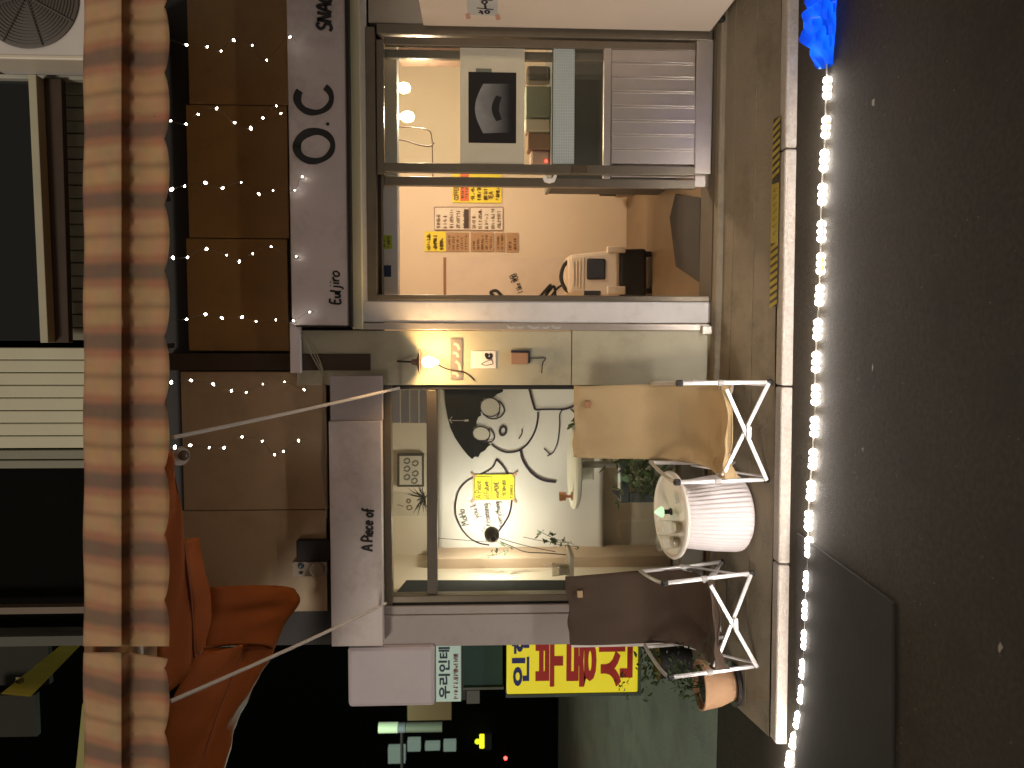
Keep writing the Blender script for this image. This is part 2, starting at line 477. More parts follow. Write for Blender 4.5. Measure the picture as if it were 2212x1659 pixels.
def typed(name, text, x0, x1, y0, y1, Y, mat, parent, bold=.02, label=None):
    """printed lettering, set with Blender's own built-in font and turned into a flat mesh; fills the given rectangle"""
    cu = bpy.data.curves.new(name, 'FONT'); cu.body = text; cu.offset = bold; cu.resolution_u = 3
    to = bpy.data.objects.new(name, cu); COL.objects.link(to)
    dg = bpy.context.evaluated_depsgraph_get()
    me0 = bpy.data.meshes.new_from_object(to.evaluated_get(dg))
    bpy.data.objects.remove(to)
    mb = MB()
    if len(me0.vertices):
        xs = [v.co.x for v in me0.vertices]; ys = [v.co.y for v in me0.vertices]
        ax, bx, ay, by = min(xs), max(xs), min(ys), max(ys)
        A, B = P(x1, y1, Y), P(x0, y0, Y)
        vs = [Vector((A.x + (v.co.x - ax) / (bx - ax) * (B.x - A.x), Y, A.z + (v.co.y - ay) / (by - ay) * (B.z - A.z))) for v in me0.vertices]
        mb.add(vs, [tuple(p.vertices) for p in me0.polygons])
    bpy.data.meshes.remove(me0)
    return obj(name, mb, mat, parent, label=label)

def scribble(mb, x0, x1, y0, y1, Y, lines, w, r):
    """rows of small unreadable writing on a note"""
    for i in range(lines):
        x = x0 + (x1 - x0) * (i + .5) / lines
        h = (x1 - x0) / lines * .3
        y = y1 - 2
        ye = y0 + (y1 - y0) * r.uniform(0, .35)
        while y > ye + 2:
            st = r.uniform(2.2, 3.6)
            pts = [(x + r.uniform(-h, h), y - st * t) for t in (0, .35, .7)]
            mb.ribbon([P(a, b, Y) for a, b in pts], w)
            if r.random() < .6:
                mb.ribbon([P(x - h, y - st * .4, Y), P(x + h, y - st * .45, Y)], w)
            y -= st * r.choice((1, 1, 1, 1.8))
    return mb

# ================================================================== SETTING
mb = MB()
mb.grid(lambda u, v: Vector((-40 + 80 * u, -25 + (25 + D + .3) * v, 0)), 4, 4)
mb.poly([(-40, D + .3, 0), (-1.9, D + .3, 0), (-1.9, 60, 0), (-40, 60, 0)])
obj('road', mb, asphalt, kind='structure')
wet = M('wet_alley_asphalt', (.19, .20, .16), rough=.38, var=.3, scale=2, bump=.35, bscale=50, dirt=.4, dirt_col=(.05, .05, .04))
XL = -2.15                                     # left end of the pavement
mb = MB(); mb.poly([(-9, 5.0, .004), (-2.5, 4.9, .004), (-2.5, 30, .004), (-9, 30, .004)])
obj('alley_road', mb, wet, kind='structure')

# pavement: a sloping slab behind granite curb stones
XR = 5.0
def pv(u, v):
    X = XL + (XR - XL) * u
    y0 = curb_y(X) + CURB_W - .001
    Y = y0 + (D + .05 - y0) * v
    return Vector((X, Y, pav_z(X, Y) + .004 * math.sin(X * 3 + Y * 5)))
mb = MB()
VR = [0, .15, .298, .302, .308, .314, .318, .45, .618, .622, .628, .634, .638, .8, 1]
mb.grid(lambda u, v: pv(u, VR[int(round(v * 14))]) - Vector((0, 0, .012 if VR[int(round(v * 14))] in (.308, .628) else 0)), 60, 14)
y0 = curb_y(XL) + CURB_W
mb.poly([(XL, y0, pav_z(XL, y0)), (XL, D + 1.2, .17), (XL, D + 1.2, -.02), (XL, y0, -.02)])
mb.poly([(XL, D + .05, .19), (-1.6, D + .05, .19), (-1.6, D + 1.2, .17), (XL, D + 1.2, .17)])
pav = obj('pavement', mb, concrete, kind='structure')
q = MB(); q.box(P(1560, 1395, D).x, 5.0, D - .10, D - .002, .12, .203)
obj('wall_plinth', q, concrete, pav, bevel=.012)
px_ = [XL, -1.2, P(1700, 832, 3.95).x, .92, 1.8, 2.9, 4.0, 5.0]
for a, b in zip(px_, px_[1:]):
    ya, yb = curb_y(a), curb_y(b)
    g_ = .004
    pts = [(a + g_, ya, -.02), (b - g_, yb, -.02), (b - g_, yb, CURB_Z), (a + g_, ya, CURB_Z)]
    q = MB(); q.slab(pts, (0, CURB_W, 0))
    obj('curb_stone', q, granite, pav, bevel=.012)

# ---------------------------------------------------------------- the building
bld = thing('shop_building', 'two storey building whose street front holds two small lit shops', 'building', (0, D, .19))
FX0, FX1 = P(1100, 1395, D).x, 5.0
ZF = .2
# side and rear walls, floors: kept simple where the photograph shows little
mb = MB()
mb.box(FX0, FX0 + .06, D + .1, 7.5, .1, 5.6)
obj('side_wall', mb, M('side_wall_render', (.10, .10, .085), rough=.85, dirt=.4), bld)
# left wall strip of two cladding boards and a lower part with brighter light painted in
obj('wall_board', FB(826, 1233, 1328, 1395, D, .1), greywall, bld, bevel=.004)
obj('wall_board', FB(826, 1233, 1308, 1326, D + .01, .09), greywall, bld, bevel=.004)
obj('lit_lower_wall', FB(1235, 1512, 1308, 1397, D - .012, .12), M('painted_light_lower_wall', (.74, .70, .67), rough=.5, dirt=.2, dirt_col=(.35, .3, .27)), bld, bevel=.004)
# pillar between the shops: two sheets with a seam
obj('pillar_sheet', FB(640, 1234, 714, 832, D, .2), pillar_m, bld, bevel=.003)
obj('pillar_sheet', FB(1236, 1556, 714, 832, D - .004, .2), pillar_m, bld, bevel=.003)
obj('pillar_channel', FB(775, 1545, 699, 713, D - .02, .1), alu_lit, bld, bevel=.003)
q = MB()
for i, (a, b) in enumerate(((1095, 1112), (1118, 1130), (1140, 1165), (1172, 1186), (1192, 1212))):
    stroke(q, [(a, 703 + i % 2 * 3), ((a + b) / 2, 709), (b, 704 + i % 3)], D - .0225, .012)
obj('floor_latch', FB(1517, 1541, 704, 722, D - .05, .025), M('pale_latch_metal', (.62, .58, .52), rough=.3, metal=.4), bld, bevel=.006)
obj('paint_scrape', q, M('white_paint_smear', (.5, .48, .46)), bld)
# upper cladding
mbk = MB(); mbk.box(FX0, FX1, D + .06, D + .16, P(826, 1000, D).z, 3.55)
obj('upper_backing', mbk, nearblack, bld)
for (a, b) in ((-420, -105), (-103, 226), (228, 514), (516, 758)):
    obj('cladding_sheet', FB(405, 622, a, b, D + .02, .03), brown_clad, bld, bevel=.002)
for (a, b) in ((803, 1101), (1103, 1322)):
    obj('cladding_sheet', FB(394, 706, a, b, D + .02, .03), tan_clad, bld, bevel=.002)
q = MB(); fbox(q, 360, 800, 764, 800, D - .01, .06)
obj('downpipe_board', q, darkbrown, bld, bevel=.003)
obj('cable_trunking', FB(626, 648, 696, 806, D - .06, .05), white_plastic, bld, bevel=.003)
q = MB()
for off in (0, 6, 11):
    q.tube([P(640 + off, 715, D - .03), P(655 + off * 2, 735 + off, D - .025), P(680 + off, 780, D - .02), P(698, 812 - off, D - .02), P(700 - off * .5, 1000, D - .015), P(706, 1108 + off, D - .02)], .004, 5)
obj('wall_cable', q, M('pale_cable', (.34, .30, .22)), bld, smooth=True)
# lintel band over the left shop and white surround of the right shop
obj('door_surround', FB(775, 1536, 650, 698, D - .008, .1), whitewood, bld, bevel=.012)
obj('door_header', FB(777, 792, -300, 652, D - .006, .1), whitewood, bld, bevel=.004)
obj('right_wall', FB(794, 1545, -400, 56, D + .004, .1), M('pale_beige_wall', (.40, .35, .29), rough=.7, dirt=.2), bld)
obj('threshold', FB(1541, 1556, 56, 650, D - .03, .25), M('threshold_stone', (.10, .085, .065), rough=.7, dirt=.4), bld, bevel=.004)
obj('cream_trim_bar', FB(755, 777, -400, 711, D - .05, .06), cream, bld, bevel=.004)
# ---- upper storey
UY = 4.75
mb = MB(); mb.box(FX0, FX1, UY + .1, UY + .25, 3.3, 5.6)
obj('upper_wall', mb, night, bld)
q = MB(); y = 176
for i in range(20):
    obj('siding_slat', FB(-60, 215, y, y + 26.4, UY + .02 + (i % 2) * .012, .05), dark_sid, bld, bevel=.006); y += 28
for i in range(8):
    obj('siding_slat', FB(-60, 215, 751 + i * 27.3, 751 + i * 27.3 + 25.8, UY - .02, .05), pale_sid, bld, bevel=.006)
obj('siding_slat', FB(-60, 215, 972, 992, UY - .005, .05), dark_sid, bld, bevel=.006)
obj('siding_slat', FB(-60, 215, 994, 1012, UY + .01, .05), dark_sid, bld, bevel=.006)
obj('corner_post', FB(-60, 215, 1312, 1326, UY - .05, .06), M('dull_wood_post', (.12, .085, .05)), bld)
obj('upper_pilaster', FB(-60, 215, 131, 160, UY - .06, .1), M('dark_stone', (.045, .038, .03), rough=.7, dirt=.4), bld)
w = obj('upper_window', FB(-60, 100, 173, 736, UY - .03, .03), M('dark_window_glass', (.006, .008, .009), rough=.12), bld)
obj('window_frame', FB(-60, 205, 161, 170, UY - .08, .06), M('upper_frame_white', (.42, .42, .36)), w, bevel=.003)
q = MB(); q.obox(P(82, 168, UY - .14), P(108, 740, UY - .14), .12, .045)
obj('window_ledge', q, M('upper_frame_cream', (.42, .40, .29)), w, bevel=.004)
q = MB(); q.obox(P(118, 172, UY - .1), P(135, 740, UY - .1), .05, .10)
obj('ledge_painted_shade', q, darkbrown, w, bevel=.004)  # dark bar stands in for the shade below the ledge
# ---- left shop window
win = obj('shop_window', FB(846, 1492, 841, 1284, D + .055, .006), glass, bld)
obj('window_frame', FB(826, 846, 833, 1306, D + .02, .08), alu, win, bevel=.004)
obj('window_frame', FB(847, 1495, 833, 841, D + .02, .08), nearblack, win, bevel=.002)
obj('window_frame', FB(847, 1495, 1284, 1299, D + .02, .08), alu, win, bevel=.005)
obj('window_frame', FB(847, 1495, 1300, 1307, D + .03, .07), nearblack, win)
obj('window_transom', FB(922, 944, 842, 1283, D + .022, .07), M('dark_transom_metal', (.085, .07, .055), rough=.45, metal=.4, var=.3), win, bevel=.004)
obj('window_sill', FB(1470, 1530, 833, 1307, D - .005, .14), M('window_base_metal', (.14, .12, .09), rough=.5, metal=.3, dirt=.5), win, bevel=.004)
# interior of the left shop
LX0, LX1, LY = -1.70, P(1000, 770, D).x, 5.75
ivory = M('ivory_room_wall', (.74, .64, .50), rough=.8, var=.05, dirt=.12, dirt_col=(.45, .38, .28))
q = MB(); q.box(LX0 - .05, LX0, D + .1, LY + .05, ZF, 2.62); q.box(LX1, LX1 + .05, D + .2, LY + .05, ZF, 2.62); q.box(LX0, LX1, LY, LY + .05, ZF, 2.62); q.box(LX0 - .05, LX1 + .05, D + .1, LY + .05, 2.62, 2.66)
obj('room_wall', q, ivory, bld)
q = MB(); q.box(LX0 - .05, LX1, D + .02, LY + .05, ZF - .04, ZF)
obj('room_floor', q, M('grey_screed', (.24, .22, .17), rough=.7, var=.2, dirt=.3), bld)
q = MB(); q.slab([P(846, 1292, 4.72), P(878, 1253, 5.0), P(1445, 1253, 5.0), P(1505, 1292, 4.72)], (-.03, .01, 0))
obj('side_door', q, M('blue_black_door', (.022, .024, .022), rough=.75, spec=.15), bld)
obj('room_column', FB(935, 1450, 1203, 1242, 5.40, .3), M('peach_column', (.62, .46, .33), rough=.7), bld, bevel=.01)
for i in range(4):
    obj('louvre_slat', FB(846 + i * 20, 864 + i * 20, 842, 914, 5.2 + .01 * (i % 2), .03), M('lilac_louvre', (.50, .46, .50), rough=.4), bld, bevel=.003)
# interior of the right shop
RX0, RX1, RY = LX1 + .08, 3.6, 7.3
q = MB(); q.box(RX0 - .03, RX0, D + .12, RY, ZF, 2.9); q.box(RX1, RX1 + .05, D + .12, RY, ZF, 2.9); q.box(RX0 - .03, RX1, RY, RY + .05, ZF, 2.9); q.box(RX0 - .03, RX1, D + .12, RY, 2.9, 2.95)
obj('cafe_wall', q, int_wall, bld)
q = MB(); q.box(RX0 - .03, RX1, D + .02, RY, ZF - .04, ZF)
obj('cafe_floor', q, wood_floor, bld)
obj('cafe_beam', FB(800, 858, -60, 690, D + .35, .12), int_white, bld, bevel=.004)
obj('cafe_pillar', FB(860, 1000, 60, 124, 5.8, .2), M('brown_cafe_post', (.10, .06, .04)), bld)

# ---- sliding door of the right shop
fr = obj('door_frame', FB(791, 812, 57, 650, D - .01, .14), alu, bld, bevel=.005)
obj('frame_post', FB(813, 1540, 57, 80, D - .01, .14), alu, fr, bevel=.005)
obj('frame_post', FB(813, 1540, 638, 650, D - .01, .14), alu, fr, bevel=.005)
def leaf(y0, y1, Yf, kick, vis):
    lf = obj('door_leaf', FB(830, 1304, y0 + 18, y1 - 18, Yf + .016, .005), glass, bld)
    t = .038
    obj('door_rail', FB(813, 829, y0, y1, Yf, t), alu, lf, bevel=.004)
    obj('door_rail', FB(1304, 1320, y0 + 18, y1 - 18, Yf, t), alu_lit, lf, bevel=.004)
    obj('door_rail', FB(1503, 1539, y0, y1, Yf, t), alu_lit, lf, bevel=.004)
    for a, b in ((y0, y0 + 18), (y1 - 20, y1)):
        obj('door_stile', FB(830, 1502, a, b, Yf, t), alu, lf, bevel=.004)
    n = 8
    for i in range(n):
        a = y0 + 20 + (y1 - y0 - 41) * i / n
        b = y0 + 20 + (y1 - y0 - 41) * (i + 1) / n
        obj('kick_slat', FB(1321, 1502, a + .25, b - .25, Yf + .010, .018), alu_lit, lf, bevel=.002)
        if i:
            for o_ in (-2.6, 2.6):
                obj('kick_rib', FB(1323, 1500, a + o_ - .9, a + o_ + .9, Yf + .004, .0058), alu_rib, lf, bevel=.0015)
    return lf
lf1 = leaf(85, 375, D + .005, True, True)
lf2 = leaf(112, 404, D + .062, True, True)
obj('frosted_film', FB(994, 1133, 104, 354, D + .017, .002), film, lf1)
obj('blue_film', FB(1195, 1241, 104, 354, D + .017, .002), film_blue, lf1)
q = MB()
for i in range(14):
    pass
for i in range(9):
    fbox(q, 1196 + i * 5, 1196.8 + i * 5, 105, 353, D + .0165, .0006)
for i in range(40):
    fbox(q, 1195.5, 1240.5, 106 + i * 6.2, 106.8 + i * 6.2, D + .0163, .0004)
obj('film_grid_lines', q, M('pale_grid_ink', (.55, .60, .60)), lf1)
q = MB(); q.add(*(lambda pr: (pr[0], pr[1]))(([P(1171, 380, D + .03), P(1176, 393, D + .03), P(1187, 396, D + .03), P(1198, 393, D + .03), P(1203, 380, D + .03), P(1198, 378, D + .03), P(1192, 386, D + .03), P(1182, 386, D + .03), P(1176, 378, D + .03)], [tuple(range(9))])))
h = obj('door_handle', q, M('white_handle', (.75, .73, .68), rough=.35), lf2, solid=.02)
q = MB(); fbox(q, 1236, 1268, 357, 374, D - .006, .011)
obj('door_lock', q, M('rusty_lock', (.08, .055, .03), rough=.6, metal=.4), lf1, bevel=.003)

# ================================================================== SIGNS
sg = thing('cafe_sign', 'long lilac signboard over the sliding door with big hand painted O.C', 'sign', P(740, 340, D - .1))
obj('sign_board', FB(621, 747, -420, 703, D - .10, .1), lilac, sg, bevel=.004)
obj('sign_edge', FB(747.6, 754, -420, 706, D - .105, .1), nearblack, sg)
obj('sign_end', FB(640, 747, 703.5, 706.5, D - .104, .1), nearblack, sg)
q = MB()
def ringstroke(cx, cy, rx, ry, a0, a1, Y, w0, w1, tilt=0):
    n = 44; pts = []; ws = []
    for i in range(n + 1):
        t = math.radians(a0 + (a1 - a0) * i / n)
        u, v = rx * math.cos(t), ry * math.sin(t)
        uu, vv = u * math.cos(tilt) - v * math.sin(tilt), u * math.sin(tilt) + v * math.cos(tilt)
        pts.append(P(cx - vv, cy - uu, Y)); ws.append(w0 + (w1 - w0) * (.5 + .5 * math.sin(t + .6)) + .003 * math.sin(5 * t))
    q.ribbon(pts, ws)
# the O and the C: centres and half sizes in the survey picture (u across, v up)
ringstroke(680, 316, 32, 39, 80, 445, D - .1025, .031, .047, .12); obj('painted_letter', q, ink, sg); q = MB()
ringstroke(679, 212, 31, 37, 58, 322, D - .1025, .030, .044); obj('painted_letter', q, ink, sg); q = MB()
q.ball(P(708, 268, D - .103), .010, 8, (1, .15, 1)); obj('painted_dot', q, ink, sg); q = MB()
hand(q, 'SNACK', 716, 68, 31, D - .1025, .019, squash=1.05, slant=.15); obj('painted_word', q, ink, sg); q = MB()
hand(q, 'Eul', 735, 657, 22, D - .1025, .0125, squash=1.0, slant=.06)
hand(q, 'jiro', 733, 625, 24, D - .1025, .0105, squash=1.15, slant=.1)
obj('painted_letters', q, ink, sg)

sg = thing('fortune_sign', 'lilac grey signboard over the shop window lettered A Piece of', 'sign', P(820, 1100, D - .08))
obj('sign_board', FB(713, 825, 910, 1396, D - .09, .09), lilac, sg, bevel=.003)
obj('sign_return', FB(713, 825, 812, 909, D - .075, .075), M('lilac_grey_board', (.40, .35, .35), rough=.5, dirt=.3), sg, bevel=.003)
q = MB(); hand(q, 'A Piece of', 805, 1190, 23, D - .0925, .0135, squash=.87, slant=.05)
obj('painted_letters', q, ink, sg)

mb = FB(751, 940, 1397, 1528, D - .03, .07)
sg = thing('projecting_sign', 'blank lilac box sign with rounded corners sticking out past the wall end', 'sign', P(940, 1460, D - .03))
obj('sign_box', mb, lilac2, sg, bevel=.025)
q = MB(); q.obox(P(845, 1402, D + .05), P(845, 1370, D + .05), .03, .03); obj('bracket', q, nearblack, sg)

sg = thing('small_hangul_sign', 'small pale green lit sign with dark Hangul letters below the blank box sign', 'sign', P(995, 1460, 5.6))
SY = 5.6
lit_green = EM('pale_green_lit_face', (.42, .56, .48), .3)
obj('sign_box', FB(942, 996, 1392, 1516, SY, .08), lit_green, sg, bevel=.004)
obj('sign_rim', FB(997, 1006, 1392, 1512, SY + .005, .07), nearblack, sg)
typed('sign_letters', '우리인테', 947, 972, 1398, 1509, SY - .004, M('dark_teal_letter', (.012, .03, .05)), sg, bold=.03)
q = MB(); scribble(q, 976, 993, 1400, 1512, SY - .004, 1, .006, random.Random(3)); obj('red_line', q, M('dull_red_letter', (.30, .08, .06)), sg)

sg = thing('yellow_sign', 'tall yellow sign with blue and red Hangul letters behind the white wall end', 'sign', P(1380, 1450, 5.3))
SY = 5.3
yl = EM('yellow_sign_face', (.72, .62, .022), .45)  # faint emission added in place of street light on the face
obj('sign_face', FB(1095, 1379, 1330, 1498, SY, .1), yl, sg, bevel=.01)
obj('sign_frame', FB(1380.5, 1386, 1330, 1503, SY + .004, .1), M('sign_frame_steel', (.04, .06, .055)), sg)
obj('sign_frame', FB(1093, 1379, 1499, 1505, SY + .004, .1), M('sign_frame_steel_b', (.04, .06, .055)), sg)
typed('blue_letters', '인현', 1106, 1143, 1348, 1482, SY - .004, M('sign_blue', (.012, .02, .16)), sg, bold=.035)
red_l = M('sign_red', (.42, .016, .012))
for ch, a, b in (('부', 1157, 1216), ('동', 1224, 1288), ('산', 1294, 1366)):
    typed('red_letter', ch, a, b, 1372, 1483, SY - .004, red_l, sg, bold=.045)

# ================================================================== AWNING
aw = thing('striped_awning', 'tan, red and grey striped awning with scalloped valance over the shop fronts', 'awning', (0, 3.0, 2.8))
cloth = stripe_mat()
def YA(y):
    return 3.02 - .00006 * (y - 829)
PROF = [(181, .07), (190, .05), (215, .022), (236, .002), (245, -.010), (254, -.020), (262, -.020), (269, -.004), (278, .016), (290, .026), (306, .024), (318, .026), (335, .014), (350, .006), (None, .0)]
def valance(ya, yb, seed, flip=0):
    n = int((yb - ya) / 5)
    r = random.Random(seed)
    ph = [r.uniform(0, 6) for _ in range(6)]
    def fn(u, v):
        y = ya + (yb - ya) * u
        j = int(round(v * (len(PROF) - 1)))
        x, dy = PROF[j]
        if x is None:
            x = 353 + 13 * abs(math.sin(math.pi * (y - 157) / 142.5)) ** .55
        if j == 0:
            x += 1.5 * math.sin(y / 40 + ph[0])
        wv = .006 * math.sin(y / 47 + ph[1] + x / 60) + .004 * math.sin(y / 19 + ph[2] + x / 35) + .002 * math.sin(y / 7 + x / 9 + ph[3])
        if flip and u < .12 and x > 280:
            y += (x - 280) * .16 * (1 - u / .12)
        return P(x, y, YA(y) + dy + wv)
    q = MB(); q.grid(fn, n, len(PROF) - 1)
    return obj('valance', q, cloth, aw, smooth=True, solid=.0015)
valance(-330, 1396, 1)
valance(1409, 1800, 2, flip=1)
q = MB(); q.tube([P(298, yy, YA(yy) + .085) for yy in (-330, 300, 830, 1392, 1800)], .021, 10)
obj('front_bar', q, M('painted_bar', (.45, .42, .38), rough=.4, metal=.3), aw, smooth=True)
q = MB(); q.grid(lambda u, v: P(183, -330 + 2130 * u, YA(-330 + 2130 * u) + .08).lerp(Vector((P(183, -330 + 2130 * u, 3.09).x, D - .02, 3.43)), v) + Vector((0, 0, .012 * math.sin(u * 40) * math.sin(v * 3.1))), 60, 6)
obj('roof_cloth', q, cloth, aw, smooth=True, solid=.0015)
for y in (-180, 300, 762, 1300):
    a = P(290, y, YA(y) + .11); q = MB(); q.obox(a, (a.x, D, 3.395), .025, .025)
    obj('awning_arm', q, nearblack, aw)

for (a, b, lab) in (((374, 945, 3.06), (862, 838, D - .02), 'white rope from the awning edge to the top right window corner'), ((368, 1515, 3.06), (834, 1303, D - .02), 'white rope from the awning edge to the left end of the shop window')):
    A, B = P(*a), P(*b)
    q = MB(); q.tube([A.lerp(B, t) + Vector((0, 0, -.02 * math.sin(math.pi * t))) for t in [i / 12 for i in range(13)]], .0085, 6)
    obj('awning_rope', q, rope_m, label=lab, cat='rope', group='ropes tying the awning down', smooth=True)

# ---- fairy lights
STR = [
 ([(403, 97), (448, 101), (478, 110), (505, 87), (545, 98), (576, 130), (626, 80)], 'strand of fairy lights above the letters SNA, farthest from the rope'),
 ([(369, 261), (402, 268), (428, 247), (468, 234), (507, 265), (542, 277), (568, 255), (597, 229), (607, 245)], 'strand of fairy lights hanging above the letters O and C'),
 ([(371, 409), (399, 402), (444, 395), (481, 406), (521, 394), (559, 419), (590, 412), (637, 411), (653, 382)], 'strand of fairy lights ending beside the big letter O'),
 ([(374, 557), (405, 556), (446, 538), (490, 551), (517, 565), (546, 548), (586, 533), (640, 554)], 'strand of fairy lights over the seam of the brown cladding'),
 ([(403, 690), (444, 679), (480, 687), (523, 685), (553, 694), (596, 691), (634, 693), (669, 674)], 'strand of fairy lights above the small word at the lilac sign end'),
 ([(370, 826), (413, 822), (461, 830), (500, 844), (532, 848), (568, 830), (615, 825), (657, 842)], 'strand of fairy lights on the tan cladding just right of the rope'),
 ([(378, 966), (411, 962), (452, 967), (484, 967), (523, 944), (567, 953), (593, 982), (612, 975), (645, 952)], 'strand of fairy lights on the tan cladding left of the rope'),
]
fairy = EM('fairy_bulb_glow', (1.0, .92, .80), 38)
for pts, lab in STR:
    def dep(x):
        return 3.12 + (D - .14 - 3.12) * min(1, max(0, (x - 368) / 270)) ** 1.0
    t = thing('fairy_lights', lab, 'string lights', P(pts[0][0], pts[0][1], dep(pts[0][0])), 'fairy light strands under the awning')
    W = [P(x, y, dep(x)) for x, y in pts]
    q = MB(); q.tube(catmull([W[0] + Vector((0, -.06, .04))] + [p + Vector((0, 0, .006)) for p in W] + [W[-1] + Vector((0, .08, -.02))], 4), .0008, 4)
    obj('wire', q, wire_m, t)
    for i, p in enumerate(W):
        rr = .0044 * rnd.uniform(.6, 1.3)
        q = MB(); q.lathe(p, [(.3 * rr, -1.6 * rr), (.9 * rr, -.9 * rr), (rr, 0), (.75 * rr, .8 * rr), (0, 1.9 * rr)], 6, axis=(rnd.uniform(-1, 1), -.4, rnd.uniform(-1, .2)))
        obj('bulb', q, fairy, t)

# ---- orange canopy of the neighbouring stall
oc = thing('orange_canopy', 'orange tarpaulin canopy hanging in folds under the left end of striped awning', 'canopy', P(450, 1400, 3.7))
def pp(*a):
    return [P(*q) for q in a]
def along(line, t):
    ls = [(a - b).length for a, b in zip(line, line[1:])]
    d_ = t * sum(ls)
    for a, b, l_ in zip(line, line[1:], ls):
        if d_ <= l_ + 1e-9:
            return a.lerp(b, d_ / l_)
        d_ -= l_
    return line[-1]
def patch(A, B, seed, nu=26, nv=10, sag=.02):
    A, B = catmull(pp(*A), 4), catmull(pp(*B), 4)
    def fn(u, v):
        p = along(A, u).lerp(along(B, u), v)
        e_ = math.sin(math.pi * v)
        return p + Vector((0, sag * e_ + .008 * math.sin(u * 21 + v * 4 + seed) * e_, -sag * e_ + .01 * math.sin(u * 13 + seed * 2 + v * 6) * e_))
    q = MB(); q.grid(fn, nu, nv)
    return obj('canopy_panel', q, orange, oc, smooth=True, solid=.003)
LA = [(396, 1165, 3.42), (404, 1225, 3.42), (412, 1290, 3.42), (420, 1418, 3.48)]
LB = [(530, 1392, 4.1), (512, 1440, 3.95), (470, 1540, 3.7), (430, 1660, 3.5), (418, 1760, 3.45)]
patch([(340, 955, 3.32), (345, 1080, 3.28), (345, 1200, 3.26), (340, 1420, 3.2), (360, 1500, 3.22)], [(374, 1015, 3.35), (391, 1100, 3.4)] + LA, 1)
patch(LA, [(430, 1161, 3.8), (428, 1200, 3.78), (452, 1268, 3.75), (452, 1330, 3.75), (440, 1398, 3.68)], 2)
patch([(452, 1268, 3.75), (452, 1330, 3.75), (440, 1398, 3.68)], [(636, 1272, 4.5), (648, 1300, 4.5), (616, 1346, 4.42), (592, 1404, 4.3)], 3, sag=.05)
patch([(420, 1418, 3.48), (372, 1512, 3.25), (350, 1560, 3.2), (338, 1660, 3.2), (340, 1760, 3.2)], LB, 4, sag=.05)
patch([(440, 1398, 3.68), (430, 1408, 3.58), (420, 1418, 3.48)], [(592, 1404, 4.3), (560, 1398, 4.2), (530, 1392, 4.1)], 6, 6, 8, .0)
edge = [(592, 1404), (584, 1425), (566, 1449), (556, 1470), (545, 1488), (533, 1520), (520, 1540), (508, 1572), (500, 1590), (496, 1625), (486, 1660), (478, 1760)]
patch(LB, [(x, y, 4.3 - (y - 1404) * .0013) for x, y in edge], 5, sag=.03)
q = MB()
q.tube(pp((396, 1165, 3.40), (412, 1290, 3.40), (420, 1418, 3.46)), .006, 5); q.tube(pp((530, 1392, 4.08), (512, 1440, 3.93), (470, 1540, 3.68), (430, 1660, 3.48), (418, 1760, 3.43)), .007, 5); q.tube(pp((420, 1418, 3.46), (440, 1398, 3.66), (530, 1392, 4.08)), .006, 5)
obj('canopy_seam', q, M('dark_orange_seam', (.20, .045, .012)), oc, smooth=True)

# ---- small fittings on the upper wall
t = thing('security_camera', 'small white dome security camera at the tan cladding corner near the rope', 'camera', P(395, 985, 4.45))
q = MB(); q.lathe(P(388, 985, 4.42), [(.05, -.03), (.055, 0), (.05, .05), (.0, .055)], 20, axis=(0, 1, .5)); obj('camera_base', q, ac_white, t, smooth=True)
q = MB(); q.ball(P(397, 984, 4.38), .03, 14); obj('camera_dome', q, M('smoked_dome', (.12, .10, .08), rough=.15), t, smooth=True)

t = thing('siren_box', 'small white alarm box with a round speaker above the lilac sign', 'alarm', P(668, 1228, D - .02))
obj('box_body', FB(630, 706, 1214, 1246, D - .03, .05), M('alarm_box_white', (.40, .35, .28), rough=.5), t, bevel=.006)
q = MB(); q.lathe(P(685, 1229, D - .032), [(.045, 0), (.045, .012), (.04, .02), (.036, .016), (0, .018)], 22, axis=(0, -1, 0)); obj('speaker_ring', q, M('alarm_ring', (.34, .29, .22)), t, smooth=True)
q = MB(); q.ball(P(650, 1222, D - .032), .02, 10, (1, .4, 1)); obj('alarm_lamp', q, M('blue_grey_lens', (.05, .07, .09), rough=.2), t, smooth=True)
q = MB(); q.ball(P(650, 1237, D - .032), .012, 10, (1, .4, 1)); obj('alarm_button', q, M('dark_button', (.04, .03, .02)), t, smooth=True)
q = FB(640, 712, 1168, 1212, D - .03, .05)
obj('junction_box', q, nearblack, label='black junction box between the alarm box and the tan cladding', cat='junction box', bevel=.004)

# ---- AC unit
t = thing('air_conditioner', 'white air conditioner outdoor unit with round fan above the awning', 'air conditioner', P(183, 0, 4.35))
AY = 4.3
obj('casing', FB(-70, 230, -260, 127, AY, .28), ac_white, t, bevel=.02)
obj('casing_edge', FB(-70, 230, 117, 128, AY - .008, .2), M('cream_edge', (.66, .61, .50), rough=.45), t, bevel=.008)
cc = P(58, -7, AY - .004)
R_ = 102 / F * AY
q = MB(); q.lathe(cc, [(R_, 0), (R_ * 1.02, .006), (R_ * .99, .010), (0, .004)], 48, axis=(0, -1, 0)); g_ = obj('fan_grille', q, ac_dark, t, smooth=True)
q = MB()
for i in range(1, 16):
    rr = R_ * i / 16
    q.tube([cc + Vector((rr * math.cos(a), -.014, rr * math.sin(a))) for a in [2 * math.pi * j / 40 for j in range(41)]], .0022, 4, caps=False)
for i in range(4):
    a = math.pi * i / 4 + .3
    q.tube([cc + Vector((R_ * math.cos(a), -.016, R_ * math.sin(a))), cc - Vector((R_ * math.cos(a), .016, R_ * math.sin(a)))], .004, 4)
obj('grille_wire', q, M('grille_wire_grey', (.112, .104, .093)), t, smooth=True)

